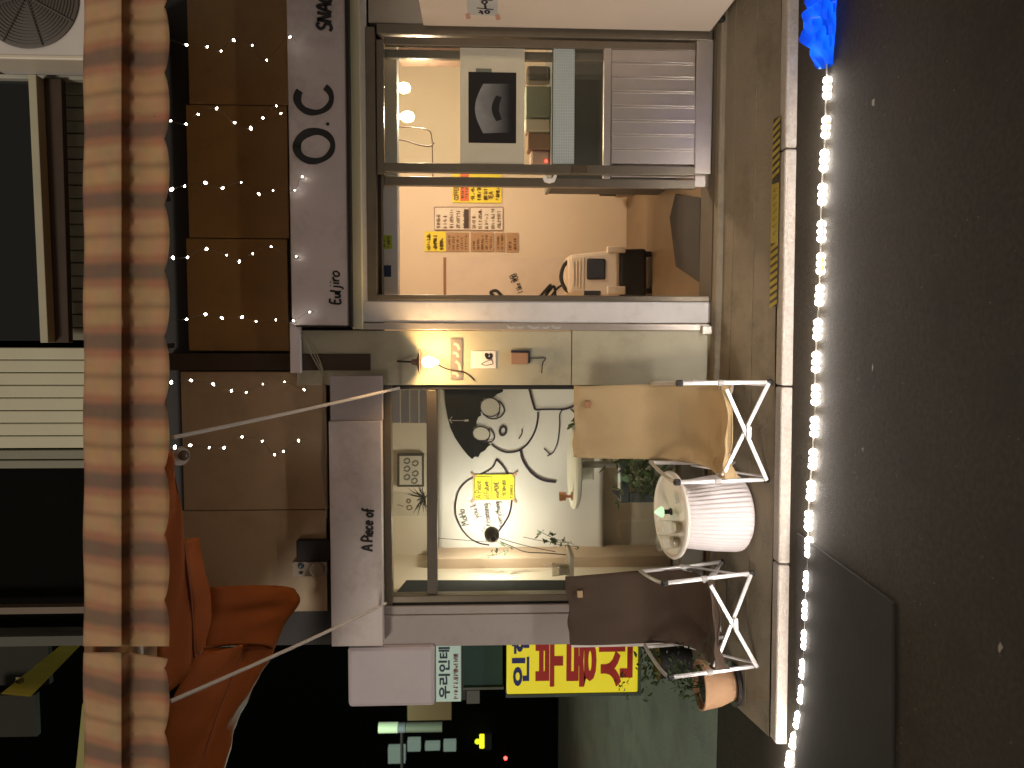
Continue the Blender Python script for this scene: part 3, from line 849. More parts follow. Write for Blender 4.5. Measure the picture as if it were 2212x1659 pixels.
# ---- yellow banner and boards up on the left
t = thing('yellow_banner', 'slanting yellow banner strip with dark print high above the awning', 'banner', P(90, 1450, 5.4))
q = MB(); q.slab([P(1, 1499, 4.6), P(65, 1505, 4.6), P(176, 1391, 6.2), P(136, 1390, 6.2)], (0, .02, 0)); obj('banner_face', q, M('yellow_banner_cloth', (.75, .62, .07), rough=.7), t)
q = MB(); hand(q, 'MI', 52, 1482, 18, 4.85, .02); obj('banner_print', q, M('banner_print_brown', (.12, .09, .01)), t)
mbg = FB(-40, 105, 1375, 1480, 6.6, .06); obj('grey_board', mbg, M('dull_grey_board', (.022, .021, .016), spec=.1), label='dull grey board behind the upper end of the yellow banner', cat='board')
mbg = FB(-40, 78, 1502, 1592, 6.4, .06); obj('grey_board', mbg, M('dull_grey_board_b', (.022, .021, .016), spec=.1), label='dull grey board just below the slanting yellow banner', cat='board')
q = MB(); q.slab([P(303, 1800, 3.3), P(312, 1500, 3.3), P(330, 1500, 3.3), P(330, 1800, 3.3)], (0, .03, 0)); q = MB(); q.slab([P(150, 1800, 3.5), P(178, 1520, 3.5), P(215, 1520, 3.5), P(215, 1800, 3.5)], (0, .03, 0))
obj('olive_board', q, M('olive_board_paint', (.22, .22, .03)), label='olive green board edge showing above the left awning valance', cat='board')

# ================================================================== WALL PIECES ON THE PILLAR
t = thing('wall_lamp', 'bare glowing bulb under a small shade on the pillar between shops', 'lamp', P(915, 782, D - .1))
bp_ = P(930, 782, D - .10)
q = MB(); q.lathe(bp_, [(.012, -.045), (.016, -.03), (.030, -.005), (.034, .015), (.026, .04), (.0, .052)], 16); obj('bulb', q, EM('warm_bulb_glow', (1.0, .72, .36), 28), t, smooth=True)
q = MB(); q.lathe(bp_ + Vector((0, 0, .060)), [(.015, .05), (.02, .02), (.075, .004), (.078, 0), (.0, .012)], 20); obj('lamp_shade', q, M('rusty_shade', (.14, .08, .05), rough=.6), t, smooth=True)
q = MB(); q.tube(catmull([bp_ + Vector((0, 0, .1)), bp_ + Vector((.0, .05, .16)), bp_ + Vector((0, .1, .2))], 4), .006, 6); q.tube(catmull(pp((938, 783, D - .09), (965, 797, D - .04), (1000, 803, D - .01), (1018, 815, D - .006), (1024, 822, D - .006)), 5), .004, 5); obj('lamp_cord', q, wire_m, t, smooth=True)
l = bpy.data.lights.new('bulb_light', 'POINT'); l.energy = 17; l.color = (1, .61, .25); l.shadow_soft_size = .03
lo = bpy.data.objects.new('bulb_light', l); COL.objects.link(lo); lo.parent = t; lo.location = bp_ - WL[t.name] + Vector((0, -.045, 0))

t = thing('photo_strip', 'horizontal strip of grey photographs taped to the pillar below the lamp', 'photo strip', P(985, 775, D))
obj('strip_sheet', FB(973, 999, 731, 820, D - .006, .003), M('grey_photo_paper', (.17, .145, .14), rough=.5, var=.35, scale=25), t)
q = MB()
for a, b in (((980, 742), (992, 756)), ((978, 762), (990, 772)), ((984, 780), (994, 800)), ((977, 806), (990, 814))):
    stroke(q, [a, ((a[0] + b[0]) / 2 + 2, (a[1] + b[1]) / 2 - 3), b], D - .008, .016)
obj('photo_figure', q, M('pale_photo_ink', (.42, .37, .31), rough=.5), t)
t = thing('white_card', 'white rounded card with a small line drawing on the pillar', 'card', P(1068, 777, D))
obj('card_sheet', FB(1017, 1071, 758, 796, D - .007, .004), M('white_card_stock', (.78, .70, .64), rough=.5), t, bevel=.003)
q = MB()
stroke(q, [(1056, 768), (1050, 765), (1052, 772), (1058, 774), (1062, 768), (1058, 764)], D - .009, .016)
stroke(q, [(1040, 786), (1052, 780), (1062, 778), (1064, 786), (1050, 789), (1040, 787)], D - .009, .004)
stroke(q, [(1060, 770), (1063, 778)], D - .009, .004)
obj('card_drawing', q, ink, t)
t = thing('wall_box', 'small copper coloured box with a black cord fixed to the pillar', 'box', P(1140, 775, D))
obj('box_front', FB(1104, 1141, 762, 787, D - .05, .045), M('copper_card', (.34, .18, .10), rough=.6), t, bevel=.003)
obj('box_back', FB(1104, 1145, 757, 785, D - .03, .028), M('navy_box', (.03, .03, .05)), t, bevel=.002)
q = MB(); q.tube(catmull(pp((1143, 773, D - .02), (1160, 774, D - .015), (1178, 774, D - .015), (1172, 785, D - .01), (1170, 806, D - .01)), 5), .0035, 5); obj('box_cord', q, wire_m, t, smooth=True)

# ---- white cabinet at the right edge with a handwritten note
CX = 1.74
t = thing('white_cabinet', 'tall white cabinet standing right of the sliding door with a taped note', 'cabinet', (2.0, 4.3, .15))
za, zb = P(1536, 58, 4.55).z, P(914, 58, 4.55).z
q = MB(); q.box(CX, CX + .5, 3.9, 4.56, za, zb); obj('cabinet_body', q, M('warm_white_panel', (.66, .57, .49), rough=.55, var=.05, dirt=.12, dirt_col=(.45, .38, .3)), t, bevel=.006)
for (dx, y) in ((.04, 3.98), (.04, 4.48), (.44, 3.98), (.44, 4.48)):
    q = MB(); q.lathe((CX + dx, y, za - .03), [(.028, -.012), (.03, 0), (.028, .012)], 14, axis=(1, 0, 0)); q.box(CX + dx - .01, CX + dx + .01, y - .01, y + .01, za - .03, za); obj('caster', q, black_plastic, t)
t = thing('taped_note', 'pale blue note with big handwritten letters taped to the white cabinet', 'note', PX(1072, 20, CX))
A = [PX(x, y, CX - .002) for x, y in ((1006, -30), (1010, 32), (1074, 34), (1076, -30))]
q = MB(); q.slab(A, (.0015, 0, 0)); obj('note_sheet', q, M('pale_blue_paper', (.47, .48, .47), rough=.6), t)
q = MB()
pl = lambda a, b: PX(a, b, CX - .004)
for st in ([(1034, 28), (1040, 25), (1036, 22)], [(1042, 31), (1041, 24)], [(1053, 30), (1048, 26), (1052, 22), (1057, 26), (1053, 30)], [(1030, 17), (1050, 19), (1066, 21)], [(1049, 18), (1047, 10), (1041, 5), (1046, 1), (1052, 4), (1048, 9)], [(1036, -1), (1064, 1)]):
    q.ribbon(catmull([pl(a, b) for a, b in st], 4), .012, (-1, 0, 0))
obj('note_letters', q, ink_purple, t)
for (x, y) in ((1010, 36), (1074, 38)):
    q = MB(); q.slab([PX(x - 5, y - 5, CX - .003), PX(x + 4, y - 8, CX - .003), PX(x + 7, y + 4, CX - .003), PX(x - 2, y + 6, CX - .003)], (.001, 0, 0)); obj('tape', q, pink_tape, t)

# ================================================================== RIGHT SHOP INTERIOR
t = thing('glass_poster', 'black poster with a pale glowing dome shape stuck on door glass', 'poster', P(1115, 230, D))
obj('poster_sheet', FB(1012, 1115, 156, 309, D + .0135, .002), M('poster_black', (.014, .012, .012), rough=.35), t)
pm = bpy.data.materials.new('poster_print'); pm.use_nodes = True
nt = pm.node_tree; b_ = nt.nodes['Principled BSDF']; b_.inputs['Roughness'].default_value = .4
gi = nt.nodes.new('ShaderNodeNewGeometry'); nz = nt.nodes.new('ShaderNodeTexNoise'); nz.inputs['Scale'].default_value = 9
nt.links.new(gi.outputs['Position'], nz.inputs['Vector'])
sep = nt.nodes.new('ShaderNodeSeparateXYZ'); nt.links.new(gi.outputs['Position'], sep.inputs[0])
mr = nt.nodes.new('ShaderNodeMapRange'); zt, zb2 = P(1026, 230, D).z, P(1100, 230, D).z
mr.inputs['From Min'].default_value = zb2; mr.inputs['From Max'].default_value = zt; mr.inputs['To Min'].default_value = .015; mr.inputs['To Max'].default_value = .30
nt.links.new(sep.outputs['Z'], mr.inputs['Value'])
mu = nt.nodes.new('ShaderNodeMath'); mu.operation = 'MULTIPLY'; nt.links.new(mr.outputs[0], mu.inputs[0])
ad = nt.nodes.new('ShaderNodeMath'); ad.operation = 'ADD'; ad.inputs[1].default_value = .45; nt.links.new(nz.outputs['Fac'], ad.inputs[0]); nt.links.new(ad.outputs[0], mu.inputs[1])
cb = nt.nodes.new('ShaderNodeCombineColor'); [nt.links.new(mu.outputs[0], cb.inputs[i]) for i in range(3)]
nt.links.new(cb.outputs[0], b_.inputs['Base Color'])
q = MB()
arc = [(1102 - 0, 286)] + [(1044, 288)] + [(1044 - 18 * math.sin(math.pi * i / 14) , 288 - 107 * i / 14) for i in range(1, 14)] + [(1044, 181), (1102, 181)]
q.poly([P(x, y, D + .0125) for x, y in arc]); obj('poster_dome', q, pm, t)
q = MB()
pts = [(1072 - 10 * math.sin(math.pi * i / 10), 262 - 56 * i / 10) for i in range(11)]
q.poly([P(x, y, D + .0115) for x, y in pts + [(1084, 210), (1079, 225), (1078, 240), (1084, 258)]]); obj('poster_figure', q, M('poster_dark_grey', (.012, .013, .012), rough=.4), t)
q = MB(); fbox(q, 1028, 1062, 148, 155.5, D + .0125, .002); obj('tape', q, M('green_grey_tape', (.16, .17, .13)), t)

WY = RY - .012
ink_brown = M('brown_pen_ink', (.20, .11, .06), rough=.8)
def note(lab, x0, x1, y0, y1, mat, lines=4, seed=1, cat='note', Y=WY, inkm=None, w=.0065):
    t = thing('wall_note', lab, cat, P(x1, (y0 + y1) / 2, Y))
    obj('note_sheet', FB(x0, x1, y0, y1, Y, .002), mat, t)
    if lines:
        for i in range(lines):
            a_ = x0 + 2 + (x1 - x0 - 4) * i / lines
            q = MB(); scribble(q, a_, a_ + (x1 - x0 - 4) / lines, y0 + 2, y1 - 2, Y - .0015, 1, w, random.Random(seed * 7 + i)); obj('writing_line', q, inkm or ink_brown, t)
    return t
t = note('yellow coffee and tea list with a red band half hidden by the door', 977, 1084, 372, 438, yellow_p, 0)
obj('red_band', FB(994, 1013, 374, 434, WY - .0015, .001), red_p, t)
oi = M('olive_ink', (.22, .13, .02))
for wd, x, y in (('COFFEE', 990, 432), ('TEA', 1065, 430)):
    q = MB(); hand(q, wd, x, y, 9, WY - .0025, .011); obj('written_word', q, oi, t)
q = MB()
for i in range(3):
    scribble(q, 1014 + 14 * i, 1028 + 14 * i, 376, 434, WY - .0025, 1, .010, random.Random(50 + i)); obj('writing', q, oi, t); q = MB()
scribble(q, 995, 1012, 376, 430, WY - .0025, 2, .010, random.Random(8)); obj('writing', q, oi, t); q = MB(); scribble(q, 1068, 1083, 376, 434, WY - .0025, 1, .012, random.Random(6))
obj('writing', q, oi, t)
t = note('cream handwritten menu sheet with a thick black bar at its foot', 938, 1013, 447, 497, paper_w, 5, 11, 'menu')
obj('black_bar', FB(1002, 1012, 452, 494, WY - .0025, .001), M('brown_black_bar', (.05, .025, .015)), t)
t2 = note('cream handwritten menu sheet hanging right below the sheet with black bar', 1015, 1087, 447, 498, paper_w, 5, 12, 'menu')
for tt, (a, b, cc2, d2) in ((t, (938, 1013, 447, 497)), (t2, (1015, 1087, 447, 498))):
    q = MB(); stroke(q, [(a + .5, cc2 + .5), (a + .5, d2 - .5), (b - .5, d2 - .5), (b - .5, cc2 + .5), (a + .5, cc2 + .5)], WY - .002, .008, smooth=False); obj('border_line', q, M('brown_line', (.25, .12, .06)), tt)
note('yellow note with three lines above the kraft cards on the cafe wall', 917, 963, 500, 543, yellow_p, 3, 13, inkm=M('olive_ink_b', (.22, .13, .02)), w=.013)
kr = M('kraft_ink', (.17, .07, .02))
note('large kraft card right below the yellow note on the cafe wall', 964, 1013, 502, 543, kraft, 5, 14, 'card', inkm=kr)
note('large kraft card, second from the top of its column', 1017, 1067, 502, 543, kraft, 5, 15, 'card', inkm=kr)
note('small kraft card, third from the top of its column', 1070, 1091, 503, 543, kraft, 2, 16, 'card', inkm=kr)
note('small kraft card at the foot of the column of cards', 1094, 1120, 503, 544, kraft, 2, 17, 'card', inkm=kr)
note('green note stuck on the white beam inside the cafe door', 821, 847, 508, 538, green_p, 2, 18, 'note', D + .347, w=.006)
obj('blue_card', FB(826, 845, 573, 598, D + .345, .003), blue_p, label='dark blue card stuck on the white beam inside the cafe door', cat='card')
t = thing('drawing_sheet', 'large white drawing sheet with I like You written on cafe wall', 'drawing', P(1310, 600, WY))
obj('paper_sheet', FB(963, 1318, 556, 720, WY, .003), M('drawing_paper', (.70, .58, .47), rough=.8, bump=.1, bscale=6), t)
obj('top_strip', FB(958, 964, 556, 720, WY - .004, .006), M('brown_strip', (.30, .14, .07)), t)
q = MB(); hand(q, '3/2.', 1117, 608, 12, WY - .004, .0065, rot=.35); hand(q, 'I like YOU', 1130, 630, 12, WY - .004, .0065, rot=.36, squash=.85)
stroke(q, [(1068, 640), (1060, 632), (1072, 628), (1085, 640)], WY - .004, .03); stroke(q, [(1165, 642), (1190, 615), (1178, 640), (1196, 618), (1200, 642)], WY - .004, .025); stroke(q, [(1190, 640), (1205, 622), (1222, 612)], WY - .004, .02)
obj('drawn_lines', q, ink, t)
# bulbs and cables
for (x, y, Y, lab) in ((872, 190, 5.8, 'glowing bare ceiling bulb in the cafe, farther from the open doorway'), (880, 252, 5.6, 'glowing bare ceiling bulb in the cafe, nearer the open doorway')):
    p = P(x, y, Y)
    t = thing('ceiling_bulb', lab, 'lamp', p, 'bare bulbs in the cafe')
    q = MB(); q.lathe(p, [(0, -.05), (.03, -.035), (.04, 0), (.03, .03), (.014, .05), (.014, .08), (0, .081)], 16); obj('bulb', q, EM('cafe_bulb_glow', (1, .74, .42), 40), t, smooth=True)
    q = MB(); q.lathe(p + Vector((0, 0, .085)), [(.018, 0), (.018, .05), (.004, .06), (.004, 2.9 - p.z - .09)], 10); obj('socket', q, nearblack, t, smooth=True)
    l = bpy.data.lights.new('cafe_light', 'POINT'); l.energy = 43; l.color = (1, .78, .55); l.shadow_soft_size = .05
    lo = bpy.data.objects.new('cafe_light', l); COL.objects.link(lo); lo.parent = t; lo.location = (0, 0, -.09)
q = MB(); q.tube(catmull(pp((815, 300, 5.3), (870, 303, 5.3), (905, 313, 5.3), (928, 316, 5.3), (938, 308, 5.3)), 5), .005, 5); q.tube(catmull(pp((857, 274, 5.5), (900, 276, 5.5), (926, 282, 5.5), (933, 300, 5.5), (934, 330, 5.5), (935, 400, 5.5)), 5), .004, 5)
obj('hanging_cable', q, M('red_brown_cable', (.16, .05, .03)), label='thin red brown cable hanging in a loop behind the door glass', cat='cable', smooth=True)
# counter and things on it
t = thing('cafe_counter', 'dark counter behind the sliding door glass', 'counter', P(1420, 230, 5.5))
CZ = P(1191, 230, 5.5).z
q = MB(); q.box(P(1200, 392, 5.5).x, P(1200, 60, 5.5).x, 5.5, 6.0, ZF, CZ - .03); obj('counter_body', q, M('dark_counter', (.045, .045, .042), rough=.5), t, bevel=.004)
q = MB(); q.box(P(1200, 393, 5.5).x, P(1200, 60, 5.5).x, 5.48, 6.02, CZ - .028, CZ); obj('counter_top', q, M('grey_counter_top', (.13, .13, .12), rough=.4), t, bevel=.004)
def citem(name, lab, cat, x0, y0, y1, Y, th, mat, bev=.006):
    q = MB(); a, b = P(x0, y1, Y), P(x0, y0, Y)
    q.box(a.x, b.x, Y, Y + th, CZ + .0005, a.z)
    obj(name, q, mat, label=lab, cat=cat, bevel=bev)
citem('green_box', 'grey green storage box on the counter behind the door glass', 'box', 1136, 185, 252, 5.55, .2, M('sage_box', (.24, .26, .20)))
citem('white_tub', 'white tub on the counter between green box and brown carton', 'tub', 1134, 256, 284, 5.56, .16, M('white_tub_plastic', (.62, .54, .42)), .012)
citem('brown_carton', 'brown carton on the counter nearest the open doorway', 'box', 1140, 287, 322, 5.57, .16, M('carton_brown', (.24, .13, .07)))
citem('bottle_row', 'dark coffee grinder at the right end of the counter', 'grinder', 1138, 140, 172, 5.6, .15, M('grinder_black', (.05, .04, .03), rough=.3), .02)
t = thing('coffee_machine', 'small pinkish machine with a red lamp on the counter', 'machine', P(1190, 340, 5.6))
q = MB(); a, b = P(1146, 356, 5.6), P(1146, 325, 5.6); q.box(a.x, b.x, 5.6, 5.78, CZ + .0005, a.z); obj('machine_body', q, M('pinkish_casing', (.42, .28, .22), rough=.4), t, bevel=.015)
q = MB(); q.ball(P(1180, 348, 5.59), .011, 10); obj('red_lamp', q, EM('red_led', (1, .05, .03), 6), t, smooth=True)
# pet carrier
CYc = 6.15
t = thing('pet_carrier', 'white and black wheeled pet carrier on the cafe floor by the doorway', 'pet carrier', (P(1400, 600, CYc).x, CYc + .2, ZF))
def taper(x0, x1, w0, w1, yc, Y, th, d0=0, d1=0):
    a = [P(x0, yc + w0 / 2, Y), P(x0, yc - w0 / 2, Y)]; b = [P(x1, yc - w1 / 2, Y), P(x1, yc + w1 / 2, Y)]
    q = MB(); q.slab([a[0] + Vector((0, d0, 0)), a[1] + Vector((0, d0, 0)), b[0], b[1]], (0, th, 0))
    return q
obj('shell', taper(1228, 1340, 84, 108, 592, CYc, .34, .02), M('cream_plastic', (.72, .60, .46), rough=.4), t, bevel=.03)
q = MB()
for i in range(4):
    fbox(q, 1238 + i * 7, 1241 + i * 7, 566 - i * 3, 616 + i * 3, CYc - .004 + .012, .02)
obj('shell_rib', q, M('cream_plastic_b', (.66, .55, .42), rough=.4), t, bevel=.004)
obj('carrier_window', FB(1268, 1309, 558, 604, CYc - .006, .03), black_plastic, t, bevel=.02)
obj('carrier_window', FB(1262, 1298, 628, 638, CYc + .005, .03), black_plastic, t, bevel=.004)
obj('side_clip', FB(1312, 1352, 532, 546, CYc - .01, .05), M('cream_plastic_c', (.70, .58, .45), rough=.4), t, bevel=.01)
obj('side_clip', FB(1312, 1352, 618, 636, CYc - .01, .05), M('cream_plastic_d', (.70, .58, .45), rough=.4), t, bevel=.01)
obj('base', taper(1336, 1398, 104, 108, 590, CYc + .01, .34), black_plastic, t, bevel=.03)
for y in (548, 628):
    q = MB(); p = P(1394, y, CYc + .02); q.lathe((p.x, CYc + .06, ZF + .034), [(.03, -.02), (.034, 0), (.03, .02)], 14, axis=(1, 0, 0)); obj('wheel', q, black_plastic, t, smooth=True)
q = MB(); q.tube(catmull(pp((1232, 560, CYc + .1), (1218, 575, CYc + .1), (1212, 600, CYc + .1), (1222, 625, CYc + .1), (1236, 632, CYc + .1)), 5), .016, 7); obj('carry_handle', q, black_plastic, t, smooth=True)
q = MB(); q.box(P(1500, 626, 5.3).x, P(1500, 420, 5.3).x, 5.12, 6.0, ZF + .001, ZF + .014)
m3 = MB(); m3.slab([G(1514, 610, ZF + .002), G(1516, 428, ZF + .002), G(1462, 420, ZF + .002), G(1450, 470, ZF + .002), G(1463, 575, ZF + .002)], (0, 0, .012))
obj('door_mat', m3, M('charcoal_mat', (.055, .05, .046), rough=.95, bump=.4, bscale=200), label='charcoal door mat on the wood floor inside the cafe', cat='mat')
t = thing('floor_cleaner', 'black and white upright device leaning at wall behind the open leaf', 'vacuum', P(1410, 400, 7.0))
q = MB(); q.tube(pp((1292, 398, 7.0), (1300, 412, 7.0), (1330, 412, 7.0)), .05, 10); obj('handle', q, black_plastic, t, smooth=True)
q = MB(); q.tube(pp((1330, 410, 7.0), (1400, 405, 7.0)), .07, 12); obj('body', q, M('dull_white_casing', (.34, .26, .19), rough=.4), t, smooth=True)

# ================================================================== LEFT SHOP INTERIOR
PY = 5.66
t = thing('paper_backdrop', 'big white paper sheet with a marker drawing of a girl', 'paper', P(1304, 1020, PY))
q = MB()
def pfn(u, v):
    x = 946 + (1303 - 946) * v; y = 800 + (1203 - 800) * u
    d = .006 * math.sin(u * 17 + v * 3) * math.sin(v * 5 + 1) + .004 * math.sin(v * 23 + u * 9)
    if v > .93: d -= (v - .93) * .5
    return P(x, y, PY + d * .5 + .003)
q.grid(pfn, 40, 30); obj('paper_sheet', q, paper, t, smooth=True, solid=.001)
DY = PY - .006
def zc(x, y):
    return (812 + x * .22484, 757 + y * .22484)
def Z(*pts):
    return [zc(a, b) for a, b in pts]
q = MB()
hair = Z((655, 340), (660, 450), (668, 520), (690, 650), (715, 745), (760, 840), (820, 930), (880, 1005), (925, 1045), (950, 1020), (985, 1025), (1005, 985), (1050, 960), (1075, 925), (1105, 905), (1070, 880), (1010, 860), (940, 790), (935, 745), (975, 720), (965, 690), (985, 640), (1010, 625), (1008, 570), (1003, 500), (1040, 460), (1090, 455), (1130, 450), (1165, 420), (1215, 400), (1225, 385), (1200, 340))
q.poly([P(a, b, DY) for a, b in hair]); obj('drawn_hair', q, M('hair_ink', (.010, .011, .010), rough=.95, var=.8, scale=14, spec=.1), t)
q = MB()
W1 = .012
def el(cx, cy, rx, ry, rot=0, n=24):
    out = []
    for i in range(n + 1):
        a = 2 * math.pi * i / n
        u, v = rx * math.cos(a), ry * math.sin(a)
        out.append(zc(cx + u * math.cos(rot) - v * math.sin(rot), cy + u * math.sin(rot) + v * math.cos(rot)))
    return out
white_eye = MB(); white_eye.poly([P(a, b, DY - .001) for a, b in el(1098, 545, 96, 88, .3)[:-1]]); white_eye.poly([P(a, b, DY - .001) for a, b in el(1012, 800, 84, 68, .2)[:-1]])
white_eye_m = M('eye_white_paper', (.60, .55, .47), rough=.8); obj('drawn_eye', white_eye, white_eye_m, t)
for e, (rx, ry, ro) in (((1098, 545), (96, 88, .3)), ((1012, 800), (84, 68, .2))):
    q.ribbon([P(a, b, DY - .002) for a, b in el(*e, rx, ry, ro)], .008)
stroke(q, Z((1030, 610), (1090, 650), (1150, 655), (1205, 630), (1235, 580), (1215, 520), (1180, 480)), DY - .002, .011)
stroke(q, Z((1190, 540), (1185, 600), (1160, 640)), DY - .002, .009)
stroke(q, Z((1010, 865), (1070, 880), (1120, 870), (1140, 825), (1115, 775), (1080, 745)), DY - .002, .011)
stroke(q, Z((1095, 790), (1090, 830), (1065, 870)), DY - .002, .009)
q.ribbon([P(a, b, DY) for a, b in el(1221, 772, 30, 42, .2)], .018)
stroke(q, Z((1404, 755), (1402, 800), (1372, 850)), DY, .009)
stroke(q, Z((1110, 900), (1160, 940), (1240, 975), (1330, 975), (1400, 945), (1470, 880), (1530, 770), (1555, 660), (1558, 590)), DY, .014)
stroke(q, Z((1475, 370), (1500, 470), (1530, 570)), DY, .017); stroke(q, Z((1530, 570), (1650, 565), (1790, 565)), DY, .014)
stroke(q, Z((1780, 570), (1860, 550), (1920, 520), (1955, 480)), DY, .016)
stroke(q, Z((1870, 560), (1910, 600), (1930, 650)), DY, .012)
stroke(q, Z((1790, 570), (1765, 620), (1765, 720), (1750, 860), (1720, 950), (1685, 995), (1650, 975), (1615, 940)), DY, .009); stroke(q, Z((1685, 995), (1645, 1015)), DY, .009)
stroke(q, Z((1390, 955), (1410, 1040), (1460, 1130), (1540, 1210), (1630, 1250), (1730, 1262)), DY, .020)
pin = MB(); pin.ribbon([P(a, b, DY - .003) for a, b in Z((705, 672), (860, 674))], .004); pin.ribbon([P(a, b, DY - .003) for a, b in Z((850, 674), (890, 672))], .014); pin.ribbon([P(a, b, DY - .003) for a, b in Z((732, 636), (706, 672), (732, 700))], .005)
obj('drawn_hairpin', pin, white_eye_m, t)
# speech bubble
stroke(q, Z((1158, 1045), (1130, 1110), (1070, 1160), (960, 1210), (870, 1260), (800, 1340), (768, 1450), (765, 1560), (790, 1640), (830, 1720), (900, 1800), (990, 1850), (1090, 1870)), DY, .011)
stroke(q, Z((1158, 1045), (1220, 1110), (1270, 1200), (1300, 1310), (1305, 1440), (1285, 1560), (1240, 1650), (1170, 1750), (1120, 1840)), DY, .014)
obj('drawn_lines', q, ink_purple, t)
q = MB()
hand(q, 'MoHo', 1013, 1133, 15, DY, .0055, rot=-.05 + .35, squash=1.0)
hand(q, 'you k', 1036, 1119, 14, DY, .005, rot=.25)
hand(q, 'Dreaming', 1061, 1142, 15, DY, .005, rot=.12, squash=.95)
hand(q, 'everything', 1087, 1138, 14, DY, .005, rot=.15, squash=.85)
obj('written_words', q, ink_soft, t)
t = thing('yellow_notice', 'bright yellow notice taped over the speech bubble on white paper', 'notice', P(1110, 1052, PY))
NY = PY - .012
obj('notice_sheet', FB(1022, 1111, 1025, 1080, NY, .002), yellow_f, t)
q = MB(); stroke(q, [(1025, 1029), (1025, 1078), (1061, 1078), (1061, 1029), (1025, 1029)], NY - .002, .005, smooth=False)
hand(q, 'A Piece', 1040, 1076, 12, NY - .002, .005, squash=.95, rot=.05); hand(q, 'of Future', 1057, 1077, 11, NY - .002, .005, squash=.82, rot=.06)
hand(q, 'yourMOHE', 1078, 1076, 10, NY - .002, .0045, squash=.78, rot=.03)
scribble(q, 1082, 1096, 1034, 1074, NY - .002, 1, .005, random.Random(21)); scribble(q, 1099, 1110, 1030, 1078, NY - .002, 1, .004, random.Random(22))
obj('writing', q, M('brown_marker', (.16, .10, .02)), t)
for (x, y, r_) in ((1023, 1027, .8), (1112, 1025, -.8), (1022, 1082, -.8), (1112, 1082, .8)):
    q = MB(); a = P(x, y, NY - .003); d = Vector((math.cos(r_), 0, math.sin(r_))); n_ = Vector((-d.z, 0, d.x))
    q.slab([a + d * .02 + n_ * .008, a - d * .02 + n_ * .008, a - d * .02 - n_ * .008, a + d * .02 - n_ * .008], (0, .001, 0)); obj('tape', q, pink_tape, t)
# clip lamp
lp = P(1063, 1156, 5.18)
t = thing('clip_lamp', 'dark dome spot lamp on a cord glaring onto the white paper', 'lamp', lp)
ax = (P(1050, 1112, PY) - lp).normalized()
q = MB(); q.lathe(lp, [(.0, -.085), (.018, -.083), (.022, -.06), (.030, -.05), (.048, -.02), (.052, .01), (.053, .03), (.049, .03), (.046, .0), (.02, -.04)], 20, axis=ax); obj('lamp_shade', q, M('dark_bronze_shade', (.05, .035, .028), rough=.28, metal=.6), t, smooth=True)
q = MB(); q.ball(lp + ax * .0, .026, 12); obj('bulb', q, EM('cool_bulb_glow', (.95, 1.0, .80), 60), t, smooth=True)
q = MB(); q.tube(catmull(pp((1080, 1170, 5.18), (1105, 1180, 5.2), (1135, 1192, 5.0), (1185, 1195, 5.0), (1240, 1200, 5.0)), 5), .0035, 5); q.tube(catmull(pp((1072, 1160, 5.18), (1110, 1172, 5.0), (1150, 1182, 5.0), (1200, 1192, 5.0)), 5), .0025, 5); q.tube(pp((925, 1161, 5.0), (1058, 1171, 5.18)), .002, 5)
obj('lamp_cord', q, wire_m, t, smooth=True)
l = bpy.data.lights.new('spot_light', 'POINT'); l.energy = 14; l.color = (1.0, .93, .76); l.shadow_soft_size = .03
lo = bpy.data.objects.new('spot_light', l); COL.objects.link(lo); lo.parent = t; lo.location = ax * .085
lo.rotation_euler = ax.to_track_quat('-Z', 'Y').to_euler()
# small things in the left room
t = thing('picture_frame', 'small framed line drawing high on the back wall behind transom', 'picture', P(910, 1015, LY))
fy = LY - .03
obj('frame', FB(858, 916, 980, 1052, fy, .025), M('thin_black_frame', (.06, .05, .04)), t, bevel=.004)
obj('picture_sheet', FB(863, 911, 985, 1047, fy - .003, .003), M('picture_paper', (.58, .52, .42)), t)
q = MB()
for (a, b) in ((872, 995), (872, 1012), (872, 1030), (890, 1000), (890, 1022), (888, 1038)):
    stroke(q, [(a, b), (a + 8, b - 5), (a + 13, b), (a + 8, b + 6), (a, b + 3)], fy - .005, .012)
obj('picture_print', q, M('grey_print', (.15, .14, .12)), t)
t = thing('pinned_sketch', 'small pinned sketch beside the framed picture behind the transom', 'sketch', P(920, 1090, LY))
obj('sketch_sheet', FB(850, 925, 1066, 1114, LY - .008, .004), M('sketch_paper', (.62, .55, .42)), t)
q = MB(); stroke(q, [(880, 1078), (886, 1080), (884, 1086), (879, 1084), (880, 1078)], LY - .010, .012); stroke(q, [(878, 1094), (886, 1092), (890, 1098), (882, 1101), (878, 1094)], LY - .010, .01); stroke(q, [(858, 1090), (872, 1094)], LY - .010, .006); obj('sketch_lines', q, M('brown_sketch_ink', (.2, .12, .07)), t)
t = thing('window_plant', 'dark spiky dried plant hanging at the transom of the shop window', 'plant', P(925, 1072, 4.95))
q = MB(); r3 = random.Random(9); base = P(918, 1075, 4.95)
for i in range(22):
    d = Vector((r3.uniform(-1, 1), r3.uniform(-.3, .3), r3.uniform(-.2, 1))).normalized() * r3.uniform(.05, .13)
    q.tube([base, base + d * .5 + Vector((0, 0, .01)), base + d], [.005, .004, .001], 4)
obj('twigs', q, M('dried_plant', (.05, .045, .02)), t)
